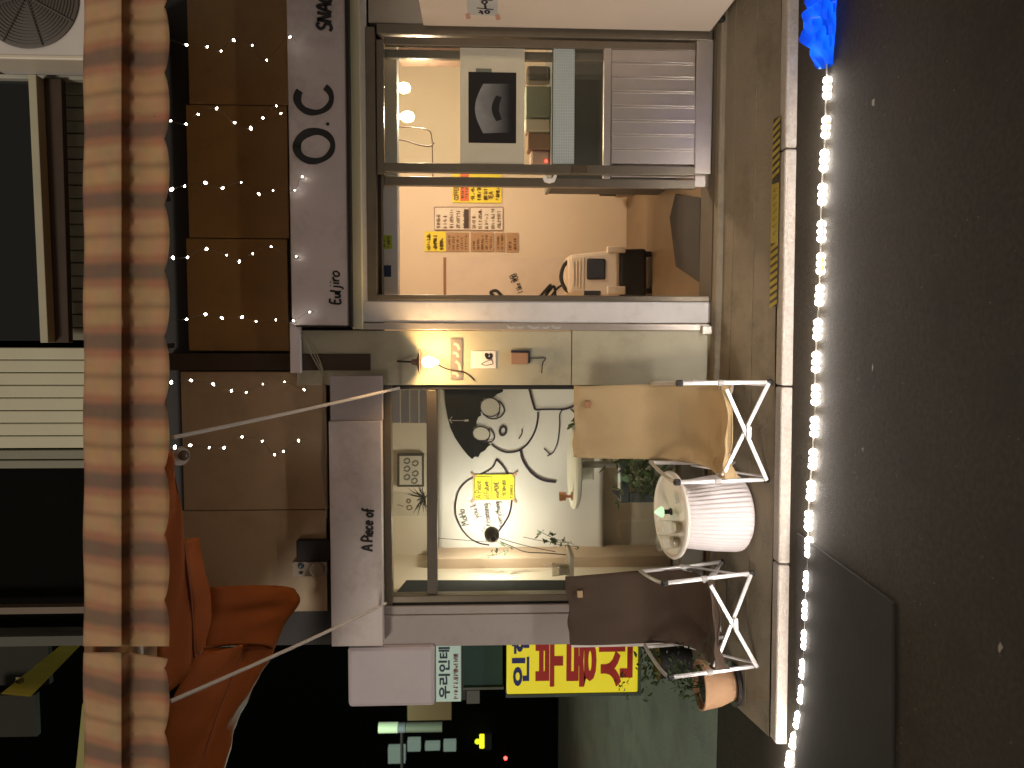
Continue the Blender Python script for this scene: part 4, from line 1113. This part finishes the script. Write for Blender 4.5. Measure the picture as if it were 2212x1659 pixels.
# round high table with copper cup
TYc = 5.15
tc = P(1238, 1010, TYc)
t = thing('round_table', 'white round table on one leg inside the window shop', 'table', (tc.x, TYc, ZF))
q = MB(); q.lathe((tc.x, TYc, tc.z), [(.0, -.03), (.25, -.03), (.275, -.02), (.28, 0), (.27, .012), (0, .014)], 40); obj('tabletop', q, M('white_laminate', (.70, .67, .55), rough=.4), t, smooth=True)
q = MB(); q.lathe((tc.x + .02, TYc, ZF), [(.16, 0), (.16, .015), (.025, .03), (.022, tc.z - ZF - .03)], 20); obj('table_leg', q, M('grey_table_post', (.30, .27, .22), rough=.4, metal=.3), t, smooth=True)
cp = P(1246, 1072, TYc - .08); cp.z = tc.z + .0145
q = MB(); q.lathe(cp, [(.03, 0), (.03, .006), (.010, .012), (.009, .035), (.028, .045), (.032, .085), (.029, .085), (.026, .05), (0, .048)], 20); obj('copper_goblet', q, M('copper_glass', (.55, .25, .12), rough=.25, metal=.5), label='small copper goblet on the white round table in the window', cat='goblet', smooth=True)
t = thing('white_chair', 'white plastic chair behind the round table in the window shop', 'chair', P(1440, 990, 5.4))
sp = P(1268, 1005, 5.4)
obj('backrest', FB(1253, 1284, 972, 1040, 5.40, .03), M('white_chair_shell', (.72, .72, .62), rough=.4), t, bevel=.02)
q = MB(); z0 = P(1350, 1000, 5.35).z; q.box(sp.x - .2, sp.x + .2, 5.08, 5.42, z0, z0 + .04); obj('seat', q, white_plastic, t, bevel=.02)
for dx in (-.17, .17):
    for yy in (5.12, 5.4):
        q = MB(); q.tube([(sp.x + dx, yy, ZF), (sp.x + dx * .9, yy, z0)], .013, 8); obj('leg', q, white_plastic, t, smooth=True)
# black planter box with plants
BY = 4.86
t = thing('planter_box', 'black open crate with green plants behind the window glass', 'planter', P(1440, 1040, BY))
bx0, bx1 = P(1380, 1086, BY).x, P(1380, 960, BY).x
bz1, bz0 = P(1341, 1020, BY).z, ZF + .001
q = MB(); th = .028
q.box(bx0, bx1, BY, BY + .02, bz1 - .06, bz1); q.box(bx0, bx0 + .07, BY, BY + .02, bz0, bz1 - .0605); q.box(bx1 - .07, bx1, BY, BY + .02, bz0, bz1 - .0605); q.box(bx0 + .0705, bx1 - .0705, BY, BY + .02, bz0, bz0 + .12)
q.box(bx0, bx0 + .02, BY + .0205, BY + .33, bz0, bz1); q.box(bx1 - .02, bx1, BY + .0205, BY + .33, bz0, bz1)
obj('crate_frame', q, M('blue_black_crate', (.022, .028, .030), rough=.5), t, bevel=.008)
q = MB(); q.box(bx0 + .021, bx1 - .021, BY + .06, BY + .32, bz0 + .01, bz1 - .08); obj('crate_liner', q, M('pale_liner', (.36, .34, .22), rough=.7), t, bevel=.01)
def leaves(mb, ctr, spread, n, size, r, droop=.2):
    for i in range(n):
        p = Vector(ctr) + Vector((r.gauss(0, spread[0]), r.gauss(0, spread[1]), r.gauss(0, spread[2])))
        d = Vector((r.uniform(-1, 1), r.uniform(-1, .6), r.uniform(-.6 - droop, .8))).normalized()
        sd = d.cross(Vector((r.uniform(-.3, .3), r.uniform(-1, 1), 1))).normalized()
        L = size * r.uniform(.6, 1.3); w2 = L * .26
        nn = d.cross(sd) * L * .12
        mb.add([p, p + d * L * .35 + sd * w2 + nn, p + d * L * .7 + sd * w2 * .8 + nn, p + d * L, p + d * L * .7 - sd * w2 * .8 + nn, p + d * L * .35 - sd * w2 + nn], [(0, 1, 2, 3), (0, 3, 4, 5)])
r4 = random.Random(5)
q = MB(); leaves(q, P(1375, 1010, BY - .02), (.09, .03, .10), 130, .06, r4); leaves(q, P(1410, 1045, BY - .02), (.05, .02, .06), 60, .05, r4)
obj('foliage', q, leaf_m, t)
t = thing('shelf_sprig', 'small green sprig beside the round table behind the tan chair', 'plant', P(1250, 917, 4.95))
q = MB(); leaves(q, P(1243, 918, 4.95), (.02, .01, .02), 14, .05, r4); obj('foliage', q, leaf_m, t)
q = MB(); q.tube(pp((1243, 918, 4.95), (1290, 922, 4.95)), .003, 5); obj('stem', q, leaf_d, t)
q = MB(); q.lathe(P(1300, 922, 4.95), [(.03, -.05), (.04, 0), (.042, .04), (0, .04)], 16); obj('pot', q, white_plastic, t, smooth=True)
# twigs by the paper's left edge
t = thing('eucalyptus_stems', 'thin green stems with narrow leaves near the clip lamp', 'plant', P(1300, 1180, 5.3))
q = MB()
for (a, b) in (((1230, 1172), (1130, 1160)), ((1240, 1176), (1160, 1145)), ((1250, 1180), (1180, 1168)), ((1110, 1185), (1040, 1150)), ((1095, 1188), (1050, 1200))):
    q.tube(catmull(pp((a[0], a[1], 5.3), ((a[0] + b[0]) / 2, (a[1] + b[1]) / 2 + 4, 5.3), (b[0], b[1], 5.28)), 4), .0022, 4)
    for i in range(9):
        f_ = r4.random(); x, y = a[0] + (b[0] - a[0]) * f_, a[1] + (b[1] - a[1]) * f_
        leaves(q, P(x, y, 5.29), (.008, .006, .008), 1, .045, r4)
obj('foliage', q, M('grey_green_leaves', (.10, .13, .07), rough=.6), t)
# ledge with cup behind the left end of the glass
t = thing('iced_cup', 'clear plastic cup with a white straw at the left end of window', 'cup', P(1228, 1230, 4.76))
q = MB(); cpz = P(1228, 1230, 4.76)
cupg = glass_mat('clear_cup_plastic', (.92, .9, .86), .12, .05)
q.lathe(cpz, [(.033, 0), (.043, .1), (.044, .102), (.041, .1), (.031, .004), (0, .004)], 22); obj('cup_wall', q, cupg, t, smooth=True)
q = MB(); q.lathe(cpz, [(.030, .006), (.036, .06), (0, .062)], 22); obj('drink', q, M('milky_drink', (.45, .36, .28), rough=.3), t, smooth=True)
q = MB(); q.tube([cpz + Vector((0, 0, .02)), cpz + Vector((.03, 0, .16))], .003, 6); obj('straw', q, white_plastic, t, smooth=True)
q = MB(); lz = cpz.z; q.box(LX0 + .001, P(1228, 1190, 4.76).x, 4.68, 4.9, lz - .025, lz - .0005)
obj('window_ledge', q, M('ledge_ply', (.40, .33, .24), rough=.6), label='narrow ledge behind the glass carrying the plastic cup', cat='ledge', bevel=.003)

# ================================================================== CHAIRS
def make_chair(lab, loc, rz, rx, clothm, w=.475, sc=1.0, flap=1):
    t = thing('camping_chair', lab, 'chair', loc, 'folding camping chairs on the pavement')
    O = WL[t.name]
    def V(x, y, z):
        return O + Vector((x * sc, y * sc, z * sc))
    hw = w / 2; d = .37; yf = 0.0; yr = d
    tube = .0115
    for sx in (-1, 1):
        q = MB(); q.tube([V(sx * hw, yf, .012), V(sx * hw, yf, .50)], tube, 8); obj('front_post', q, alu_white, t, smooth=True)
        q = MB(); q.tube([V(sx * hw * .88, yr, .012), V(sx * hw * .88, yr - .02, .30), V(sx * hw * .87, yr + .0, .52)], tube, 8); obj('rear_post', q, alu_white, t, smooth=True)
        # armrest: bar with a black joint in front
        q = MB(); q.tube(catmull([V(sx * hw, yf - .005, .50), V(sx * (hw - .004), yf + .05, .525), V(sx * hw * .92, yr * .6, .53), V(sx * hw * .86, yr + .02, .52)], 5), .010, 8); arm = obj('armrest', q, M('grey_arm_tube', (.5, .47, .44), rough=.35, metal=.4), t, smooth=True)
        q = MB(); q.lathe(V(sx * hw, yf, .492), [(.017, 0), (.018, .012), (.017, .028), (.008, .034)], 12); obj('arm_joint', q, black_plastic, arm, smooth=True)
        q = MB(); q.lathe(V(sx * hw, yf - .002, .27), [(.016, 0), (.016, .03)], 12); obj('slide_joint', q, M('grey_joint', (.42, .40, .38), rough=.4), t, smooth=True)
        q = MB(); q.lathe(V(sx * hw, yf, 0), [(.016, 0), (.018, .01), (.014, .03)], 12); obj('foot_cap', q, black_plastic, t, smooth=True)
        q = MB(); q.lathe(V(sx * hw * .88, yr, 0), [(.016, 0), (.018, .01), (.014, .03)], 12); obj('foot_cap', q, black_plastic, t, smooth=True)
        # crossing front bars and crossing side bars
        q = MB(); q.obox(V(sx * (hw - .002), yf - .012 * (1 if sx > 0 else 2.2), .022), V(-sx * (hw - .03), yf - .012 * (1 if sx > 0 else 2.2), .262), .011 * sc, .022 * sc); obj('cross_bar', q, alu_white, t, bevel=.004)
        q = MB(); q.obox(V(sx * hw * .88, yr + .012 * (1 if sx > 0 else 2.2), .022), V(-sx * (hw - .03), yr + .012 * (1 if sx > 0 else 2.2), .262), .011 * sc, .020 * sc); obj('cross_bar', q, alu_white, t, bevel=.004)
        q = MB(); q.obox(V(sx * (hw - .016), yf + .01, .03), V(sx * (hw - .016), yr - .02, .29), .010, .018); obj('side_bar', q, alu_white, t, bevel=.003)
        q = MB(); q.obox(V(sx * (hw - .030), yr - .02, .03), V(sx * (hw - .030), yf + .03, .27), .010, .018); obj('side_bar', q, alu_white, t, bevel=.003)
        # back posts
        q = MB(); q.tube([V(sx * .185, yr - .02, .22), V(sx * .178, yr + .082, .52), V(sx * .168, yr + .152, .91)], tube, 8); obj('back_post', q, alu_white, t, smooth=True)
    q = MB(); q.obox(V(-.032, yf - .036, .135), V(.032, yf - .036, .135), .01, .026); obj('cross_plate', q, M('grey_cross_plate', (.62, .60, .58), rough=.35, metal=.4), t, bevel=.004)
    r = random.Random(len(lab))
    ph = [r.uniform(0, 6) for _ in range(8)]
    prof = [(yr + .115, .945), (yr + .112, .93), (yr + .098, .84), (yr + .07, .70), (yr + .045, .56), (yr + .01, .44), (yr - .03, .35), (yr - .075, .285), (yr - .13, .258), (yr - .20, .25), (yr - .27, .256), (yr - .33, .268), (yr - .385, .278), (yf - .012, .272), (yf - .022, .255)]
    wid = [.206, .207, .209, .212, .214, .216, .219, .222, .226, .230, .234, .238, .243, .246, .247]
    prof = [Vector((a, b)) for a, b in prof]
    nu, nv = 44, 18
    def fn(u, v):
        f_ = u * (len(prof) - 1); i = min(int(f_), len(prof) - 2); g = f_ - i
        yy = prof[i].x + (prof[i + 1].x - prof[i].x) * g; zz = prof[i].y + (prof[i + 1].y - prof[i].y) * g
        ww = wid[i] + (wid[i + 1] - wid[i]) * g
        xx = (v * 2 - 1)
        sag = (1 - xx * xx)
        if u < .45:
            yy += .022 * sag; zz -= .004 * sag * (1 - u)
        else:
            zz -= .030 * sag * min(1, (u - .4) * 4) ; 
        if u > .93: zz -= .022 * abs(xx) ** 3 * flap
        if u > .80 and xx < 0:
            e_ = (u - .80) / .20 * abs(xx) ** 4
            zz -= .055 * e_ * flap; 
        wr = .005 * math.sin(v * 9 + u * 14 + ph[0] + 2 * math.sin(u * 5)) + .004 * math.sin(v * 17 - u * 13 + ph[1] + 1.5 * math.sin(v * 4)) + .0028 * math.sin(u * 37 + v * 9 + ph[2]) + (.006 * math.sin((v + u * 1.4) * 26 + ph[4]) * max(0, u - .5) * max(0, .6 - v) * 3)
        return V(xx * ww + .002 * math.sin(u * 19 + ph[3]), yy + wr, zz + wr * .6)
    q = MB(); q.grid(fn, nu, nv); sl = obj('cloth_sling', q, clothm, t, smooth=True, solid=.004)
    q = MB(); p1 = V(.09, yr + .085, .80)
    q.slab([V(.078, yr + .108, .855), V(.118, yr + .106, .855), V(.118, yr + .112, .885), V(.078, yr + .114, .885)], (0, -.014, 0))
    obj('cloth_label', q, M('leather_patch', (.34, .17, .08) if clothm is tan_cloth else (.42, .30, .17), rough=.7), sl)
    q = MB(); q.tube([fn(1, j / 18) + Vector((0, -.003, 0)) for j in range(19)], .003, 5); obj('hem', q, M('hem_thread_' + clothm.name, (.5, .36, .18) if clothm is tan_cloth else (.05, .032, .02)), sl, smooth=True)
    t.rotation_euler = (rx, 0, rz)
    return t
fA, fB = GP(1668, 826), GP(1659, 1036)
mid = (fA + fB) / 2
make_chair('tan canvas folding chair with white metal frame, nearer the sliding door', mid, math.atan2(fB.y - fA.y, fB.x - fA.x) + math.pi, math.radians(6), tan_cloth, w=(fA - fB).length, sc=1.0)
fA, fB = GP(1632, 1236), GP(1636, 1440)
mid = (fA + fB) / 2
ch2 = make_chair('dark brown canvas folding chair beside the white pleated table', mid, math.atan2(fB.y - fA.y, fB.x - fA.x) + math.pi + math.radians(-3), math.radians(6), brown_cloth, w=(fA - fB).length)
ch2.rotation_euler.y = math.radians(-4)

# ================================================================== TABLE AND THINGS ON IT
bc = GP(1622, 1118)
bc = Vector((bc.x, bc.y + .13, pav_z(bc.x, bc.y + .13)))
tilt = math.radians(-8)
TH_ = .40
RT = .245
axis = Vector((math.sin(math.radians(.2)), math.sin(tilt), math.cos(tilt))).normalized()
tb = thing('pleated_table', 'round white plastic table with a pleated base between the two chairs', 'table', bc)
def pleat(t, h):
    return 1 + (.038 * abs(math.sin(t * 24)) if .01 < h < TH_ - .02 else 0)
q = MB(); q.lathe(bc, [(.18, 0), (.20, .004), (.211, .02), (.213, .045), (.210, .09), (.204, .16), (.194, .24), (.184, .31), (.175, TH_ - .021)], 288, axis=axis, wob=pleat); obj('pleated_base', q, white_plastic, tb, smooth=True)
q = MB(); q.lathe(bc, [(.14, TH_ - .02), (RT - .02, TH_ - .016), (RT - .004, TH_ - .006), (RT, TH_ + .008), (RT - .006, TH_ + .016), (RT - .016, TH_ + .018), (RT - .024, TH_ + .010), (0, TH_ + .008)], 64, axis=axis); obj('tabletop', q, white_top, tb, smooth=True)
top_c = bc + axis * (TH_ + .0085)
def on_top(x, y):
    d = ray(x, y); tt = (top_c - CAM).dot(axis) / d.dot(axis)
    return CAM + d * tt
for i, (x, y, lab, off) in enumerate(((1468, 1170, 'clear plastic cup with amber dregs at the dark chair side of table', 0), (1472, 1138, 'clear plastic cup with amber dregs standing next to the glowing lamp', 0))):
    p = on_top(x, y)
    t = thing('plastic_cup', lab, 'cup', p, 'clear cups on the pleated table')
    cg = glass_mat('cup_clear_pet', (.985, .98, .95), .13, .04)
    q = MB(); q.lathe(p, [(.030, 0.0006), (.033, .01), (.044, .115), (.046, .118), (.0445, .121), (.041, .115), (.030, .012), (0, .010)], 26, axis=axis); obj('cup_wall', q, cg, t, smooth=True)
    q = MB(); q.lathe(p, [(.0285, .011), (.032, .045), (0, .046)], 24, axis=axis); obj('drink', q, M('amber_drink', (.34, .25, .08), rough=.2), t, smooth=True)
p = on_top(1450, 1105)
t = thing('table_lamp', 'tiny glowing green white cone lamp on a dark stem on table', 'lamp', p)
q = MB(); q.lathe(p, [(.020, .0006), (.020, .006), (.013, .010), (.013, .05), (0, .05)], 16, axis=axis); obj('lamp_stem', q, M('navy_stem', (.015, .012, .03), rough=.4), t, smooth=True)
q = MB(); q.lathe(p, [(.028, .051), (.031, .054), (.027, .065), (.010, .092), (0, .10)], 24, axis=axis); obj('lamp_cone', q, EM('green_white_glow', (.55, .95, .55), .85), t, smooth=True)
l = bpy.data.lights.new('cone_light', 'POINT'); l.energy = .05; l.color = (.55, 1, .6); l.shadow_soft_size = .03
lo = bpy.data.objects.new('cone_light', l); COL.objects.link(lo); lo.parent = t; lo.location = axis * .12
p = on_top(1464, 1077)
e1 = Vector((1, 0, 0)); e1 = (e1 - axis * e1.dot(axis)).normalized(); e2 = axis.cross(e1)
q = MB(); e3 = (e1 * .9 + e2 * .35).normalized(); e4 = axis.cross(e3)
q.slab([p + e3 * .026 + e4 * .018 + axis * .0006, p - e3 * .026 + e4 * .018 + axis * .0006, p - e3 * .026 - e4 * .018 + axis * .0006, p + e3 * .026 - e4 * .018 + axis * .0006], axis * .022)
obj('tissue_packet', q, M('pale_packet', (.68, .70, .62), rough=.4), label='small white packet on the table near the tan chair', cat='packet', bevel=.003)

# ================================================================== LED STRIP ON THE ROAD
MODS = [(1797, 190, 1), (1790, 275, 1), (1788, 347, 0), (1785, 420, 0), (1779, 500, 1), (1783, 570, 1), (1780, 638, 0), (1771, 712, 0), (1770, 782, 0), (1770, 853, 0), (1768, 922, 0), (1763, 992, 0), (1760, 1060, 0), (1755, 1125, 0), (1748, 1182, 1), (1746, 1255, 0), (1746, 1318, 0), (1740, 1382, 0), (1740, 1445, 0), (1734, 1500, 0), (1731, 1555, 1), (1715, 1600, 0), (1707, 1640, 0), (1702, 1690, 0), (1698, 1740, 0)]
led_e = EM('led_white_glow', (1.0, .93, .86), 55)
led_or = EM('led_orange_glow', (1.0, .45, .12), 1.6)
clear = M('clear_led_housing', (.62, .60, .58), rough=.25, var=.03)
t0 = G(1760, 900)
st = thing('led_strip', 'string of bright white LED modules lying on the road along the kerb', 'light strip', t0)
MX = [x for x, _, _ in MODS]
MX = [(MX[max(i - 1, 0)] + MX[i] + MX[min(i + 1, len(MX) - 1)]) / 3 - (7 if i < 14 else 2) for i in range(len(MX))]
cen = [G(x, m[1], .012) for x, m in zip(MX, MODS)]
wire = [G(1790, 100, .012)] + cen
q = MB(); wp = []
for i, p in enumerate(wire):
    wp.append(p)
    if i < len(wire) - 1:
        wp.append(p.lerp(wire[i + 1], .5) + Vector((0, rnd.uniform(-.008, .008), .004)))
q.tube(catmull(wp, 4), .0035, 5); obj('led_cable', q, M('pale_led_cable', (.30, .28, .25)), st, smooth=True)
for i, (p, (x, y, fl)) in enumerate(zip(cen, MODS)):
    d = (cen[min(i + 1, len(cen) - 1)] - cen[max(i - 1, 0)]).normalized()
    n_ = Vector((-d.y, d.x, 0))
    q = MB(); q.obox(p - d * .045 - Vector((0, 0, .004)), p + d * .045 - Vector((0, 0, .004)), .022, .010); mo = obj('led_module', q, clear, st, bevel=.002)
    for j in (-1, 0, 1):
        c0 = p + d * (.033 * j) + Vector((0, 0, .0015))
        if fl and j != 0 and i not in (0, 20):
            pass
        q = MB(); q.ball(c0, .0175, 10, (1, 1, 1.1)); obj('led', q, led_e, mo, smooth=True)
    if fl:
        q = MB(); q.obox(p - d * .035 + Vector((0, -.014, 0)), p + d * .035 + Vector((0, -.014, 0)), .006, .010); obj('led_back', q, led_or, mo)
    l = bpy.data.lights.new('led_light', 'AREA'); l.shape = 'DISK'; l.size = .05; l.energy = LED_W * (.8 if fl else 1); l.color = (1.0, .90, .84)
    lo = bpy.data.objects.new('led_light', l); COL.objects.link(lo); lo.parent = st
    lo.location = p + Vector((0, 0, .028)) - WL[st.name]
    lo.rotation_euler = Vector((0, .55, .83)).to_track_quat('-Z', 'Y').to_euler()
    lo.visible_camera = True
    # the road right round each module
    l = bpy.data.lights.new('led_spill', 'POINT'); l.energy = .22 if not fl else .28; l.color = (1.0, .86, .72); l.shadow_soft_size = .012
    lo = bpy.data.objects.new('led_spill', l); COL.objects.link(lo); lo.parent = st; lo.location = p + Vector((0, .015, .055)) - WL[st.name]

# blue bag over the strip's end
bgp = G(1800, 45)
t = thing('blue_bag', 'glowing blue plastic bag wrapped over the end of the LED strip', 'bag', bgp)
def blue_mat():
    m = M('blue_plastic_film', (.008, .13, .85), rough=.25, var=.3, scale=30, trans=.55)
    return m
r5 = random.Random(4)
q = MB()
nA, nB = 44, 18
def bagf(u, v):
    # a crumpled, flattened bag lying along the kerb, narrow where the strip leaves it
    x = -.20 + .50 * u
    rad = .075 * (math.sin(math.pi * min(1, u * 1.12 + .06)) ** .55) + .006
    a = 2 * math.pi * v
    cr_ = 1 + .16 * math.sin(u * 21 + math.sin(a * 2) * 2.2) + .13 * math.sin(a * 5 + u * 13) + .08 * math.sin(a * 9 - u * 31)
    return bgp + Vector((x, rad * cr_ * math.cos(a) * .95, max(.004, rad * cr_ * (math.sin(a) * .75 + .72))))
q.grid(bagf, nA, nB); obj('bag_film', q, blue_mat(), t, smooth=True)
for dx in (-.1, .02, .14):
    l = bpy.data.lights.new('bag_light', 'POINT'); l.energy = .42; l.color = (.5, .75, 1); l.shadow_soft_size = .012
    lo = bpy.data.objects.new('bag_light', l); COL.objects.link(lo); lo.parent = t; lo.location = (dx, 0, .05)

# ================================================================== GROUND PIECES
q = MB(); A = [G(1726, 1150, .004), G(1936, 1303, .004), G(1934, 1760, .004), G(1722, 1760, .004)]
q.slab([A[0], A[1], A[2], A[3]], (0, 0, .014))
obj('road_plate', q, steel_plate, label='dark smooth steel plate lying on the road below the dark chair', cat='plate', bevel=.004)
t = thing('hazard_tape', 'yellow and black hazard tape stuck on the pavement along the kerb', 'tape', GP(1680, 455))
def tp(u, v):
    a = GP(1689, 250); b = GP(1681, 662)
    p = a.lerp(b, u) + Vector((0, .075 * v, 0)); p.z = pav_z(p.x, p.y) + .0055
    return p
q = MB(); q.grid(lambda u, v: tp(u, v), 30, 1); obj('tape_base', q, M('black_tape', (.02, .018, .014), rough=.5), t)
yt = M('yellow_tape', (.32, .25, .03), rough=.6, dirt=.4, dirt_col=(.10, .08, .03), dscale=14)
q = MB()
for i in range(26):
    u0 = i / 26
    if .30 < u0 < .64:
        continue
    q.poly([tp(u0, .0) + Vector((0, 0, .002)), tp(u0 + .022, 0) + Vector((0, 0, .002)), tp(u0 + .047, 1) + Vector((0, 0, .002)), tp(u0 + .025, 1) + Vector((0, 0, .002))])
q.poly([tp(.345, 0) + Vector((0, 0, .002)), tp(.66, 0) + Vector((0, 0, .002)), tp(.66, 1) + Vector((0, 0, .002)), tp(.345, 1) + Vector((0, 0, .002))])
obj('tape_stripes', q, yt, t)
q = MB()
for i in range(7):
    u0 = .37 + i * .038
    for (a, b) in (((0, .2), (.012, .8)), ((.012, .8), (.022, .25)), ((.004, .5), (.02, .55)))[: 2 + i % 2]:
        q.ribbon([tp(u0 + a[0], a[1]) + Vector((0, 0, .004)), tp(u0 + b[0], b[1]) + Vector((0, 0, .004))], .006, (0, 0, 1))
obj('tape_print', q, M('worn_print', (.16, .12, .03)), t)
# pebbles and scraps
r6 = random.Random(31)
q = MB()
for i in range(260):
    p = Vector((r6.uniform(-2.4, 2.2), r6.uniform(1.9, 3.75), .002))
    q.ball(p, r6.uniform(.001, .0034), 4, (1, 1, .6))
obj('grit', q, M('pale_grit', (.17, .15, .12), rough=.8, var=.4, scale=40), kind='stuff')
for (x, y, lab) in ((1888, 795, 'pale scrap of paper on the road nearest the pleated table'), (2162, 1400, 'pale scrap on the road far out in the foreground'), (1868, 970, 'small pale scrap on the road in front of tan chair'), (1890, 225, 'thin dry leaf on the road beside the LED strip')):
    p = G(x, y, .003); q = MB()
    q.add([p + Vector((r6.uniform(-.02, .02), r6.uniform(-.012, .012), r6.uniform(0, .008))) for _ in range(6)], [(0, 1, 2), (1, 3, 2), (2, 3, 4), (3, 5, 4)])
    obj('road_scrap', q, M('scrap_paper', (.30, .27, .22)), label=lab, cat='scrap')
# ================================================================== POT AND PLANTS AT THE CORNER
pp0 = GP(1590, 1478)
t = thing('terracotta_pot', 'terracotta bowl pot with a green plant at the pavement corner', 'plant pot', pp0)
q = MB(); q.lathe(pp0, [(.075, .012), (.085, .02), (.118, .10), (.135, .19), (.14, .215), (.132, .218), (.122, .19), (0, .185)], 36); obj('bowl', q, terracotta, t, smooth=True)
q = MB(); q.lathe(pp0, [(.10, .0), (.118, .004), (.122, .022), (.112, .02), (0, .018)], 32); obj('saucer', q, black_plastic, t, smooth=True)
q = MB(); q.lathe(pp0, [(.122, .188), (0, .196)], 20); obj('soil', q, M('potting_soil', (.02, .015, .01), rough=.95, bump=.5), t)
q = MB(); leaves(q, pp0 + Vector((.05, .04, .27)), (.075, .05, .045), 90, .045, r4); leaves(q, pp0 + Vector((.07, .05, .38)), (.05, .04, .03), 24, .04, r4)
obj('foliage', q, leaf_d, t)
q = MB()
for i in range(9):
    a = pp0 + Vector((r4.uniform(-.05, .05), r4.uniform(-.03, .05), .19)); q.tube([a, a + Vector((r4.uniform(-.05, .05), r4.uniform(-.03, .03), r4.uniform(.08, .2)))], [.004, .002], 4)
obj('stem', q, leaf_d, t)
p2 = Vector((P(1400, 1420, 4.95).x - .02, 4.95, .19))
t = thing('shaded_pot', 'dark pot with a bushy plant in the shade below the yellow sign', 'plant pot', p2)
q = MB(); q.lathe(p2, [(.09, 0), (.12, .2), (.125, .22), (.11, .21), (0, .2)], 24); obj('bowl', q, black_plastic, t, smooth=True)
q = MB(); leaves(q, p2 + Vector((-.02, -.02, .26)), (.09, .05, .04), 90, .045, r4); leaves(q, P(1345, 1470, 5.1), (.05, .02, .022), 22, .032, r4); obj('foliage', q, leaf_d, t)

# ================================================================== THE ALLEY AND NIGHT BEHIND
dark = M('night_facade', (.005, .005, .005), rough=.9, spec=.05)
mb = MB(); mb.box(-14, 3, 14.8, 15.1, 0, 18); obj('far_building', mb, dark, label='unlit dark building closing the far end of the alley', cat='building')
mb = MB(); mb.box(-9.9, -9.7, 5.5, 14.7, 0, 18); obj('left_building', mb, dark, label='dark building along the left side of the alley', cat='building')
t = thing('teal_unit', 'dark teal box unit with steel rim beside the small Hangul sign', 'box', P(1085, 1440, 5.45))
obj('unit_body', FB(1000, 1086, 1385, 1484, 5.5, .2), night_teal, t, bevel=.006)
obj('unit_rim', FB(1000, 1088, 1485, 1490, 5.48, .2), M('teal_steel', (.07, .085, .07)), t)
t = thing('lit_tube_sign', 'tall pale green glowing tube sign in the alley', 'sign', P(950, 1572, 9))
tubeA, tubeB = P(818, 1572, 9), P(955, 1570, 9)
q = MB(); q.tube([tubeA, tubeA.lerp(tubeB, .3)], .062, 14); obj('tube_head', q, EM('tube_glow', (.42, .54, .34), .42), t, smooth=True)
q = MB(); q.tube([tubeA.lerp(tubeB, .31), tubeA.lerp(tubeB, .42)], .06, 14); obj('tube_band', q, M('tube_band_grey', (.15, .17, .2)), t, smooth=True)
q = MB(); q.tube([tubeA.lerp(tubeB, .43), tubeB], .058, 14); obj('tube_body', q, EM('tube_dim', (.12, .14, .10), .12), t, smooth=True)
q = MB(); tm = tubeA.lerp(tubeB, .36); q.tube([tm + Vector((0, .03, 0)), (-9.7, tm.y + .03, tm.z)], .02, 8); obj('tube_bracket', q, nearblack, t)
l = bpy.data.lights.new('alley_light', 'POINT'); l.energy = 110; l.color = (.74, 1, .78); l.shadow_soft_size = .1  # added light without a fixture, ahead of the tube, to brighten the alley ground
lo = bpy.data.objects.new('alley_light', l); COL.objects.link(lo); lo.parent = t; lo.location = Vector((P(860, 1575, 8.0).x - .25, 7.6, 3.3)) - WL[t.name]
glowc = EM('dim_green_white_face', (.34, .46, .38), .3)
for (x0, x1, y0, y1, lab) in ((838, 875, 1616, 1650, 'pale lit square sign at the left edge of the alley'), (880, 908, 1600, 1624, 'pale lit oblong sign next to the square sign in alley'), (918, 950, 1608, 1622, 'small dim pale sign above the yellow beacon'), (958, 985, 1604, 1624, 'dim pale pair of boards nearest the yellow beacon')):
    t = thing('alley_sign', lab, 'sign', P(x1, (y0 + y1) / 2, 14.5), 'lit signs far down the alley')
    obj('sign_face', FB(x0, x1, y0, y1, 14.5, .15), glowc, t, bevel=.01)
    q = MB(); p = P((x0 + x1) / 2, (y0 + y1) / 2, 14.655); q.tube([p, p + Vector((0, .14, 0))], .03, 6); obj('sign_bracket', q, nearblack, t)
t = thing('yellow_beacon', 'glowing yellow warning beacon with a bar in the alley', 'beacon', P(1050, 1602, 14.5))
obj('beacon_bar', FB(1036, 1046, 1590, 1617, 14.5, .08), EM('yellow_beacon_glow', (1, .95, .02), 1.6), t, bevel=.01)
q = MB(); q.ball(P(1031, 1602, 14.52), .05, 12); obj('beacon_lamp', q, EM('lime_beacon_glow', (.75, .95, .02), 1.2), t, smooth=True)
obj('beacon_base', FB(1047, 1062, 1588, 1620, 14.5, .1), M('slate_base', (.05, .05, .06)), t)
q = MB(); p = P(1055, 1602, 14.605); q.tube([p, p + Vector((0, .19, 0))], .03, 8); obj('beacon_bracket', q, nearblack, t)
t = thing('red_lamp', 'small red tail lamp glowing in the dark alley', 'lamp', P(1092, 1638, 14.5))
q = MB(); q.ball(P(1092, 1638, 14.5), .035, 10); obj('lens', q, EM('red_glow', (1, .06, .05), 6), t, smooth=True)
q = MB(); p = P(1092, 1638, 14.525); q.tube([p, p + Vector((0, .27, 0))], .02, 8); obj('lamp_bracket', q, nearblack, t)
obj('ochre_wall', FB(880, 975, 1515, 1556, 8.5, .15), M('ochre_panel', (.075, .042, .006)), label='dull ochre panel behind the blank box sign', cat='panel')
obj('meter_box', FB(1008, 1036, 1492, 1520, 6.5, .12), M('grey_meter', (.09, .10, .09)), label='small grey box left of the dark teal unit', cat='box')
print('objects', len(bpy.data.objects))
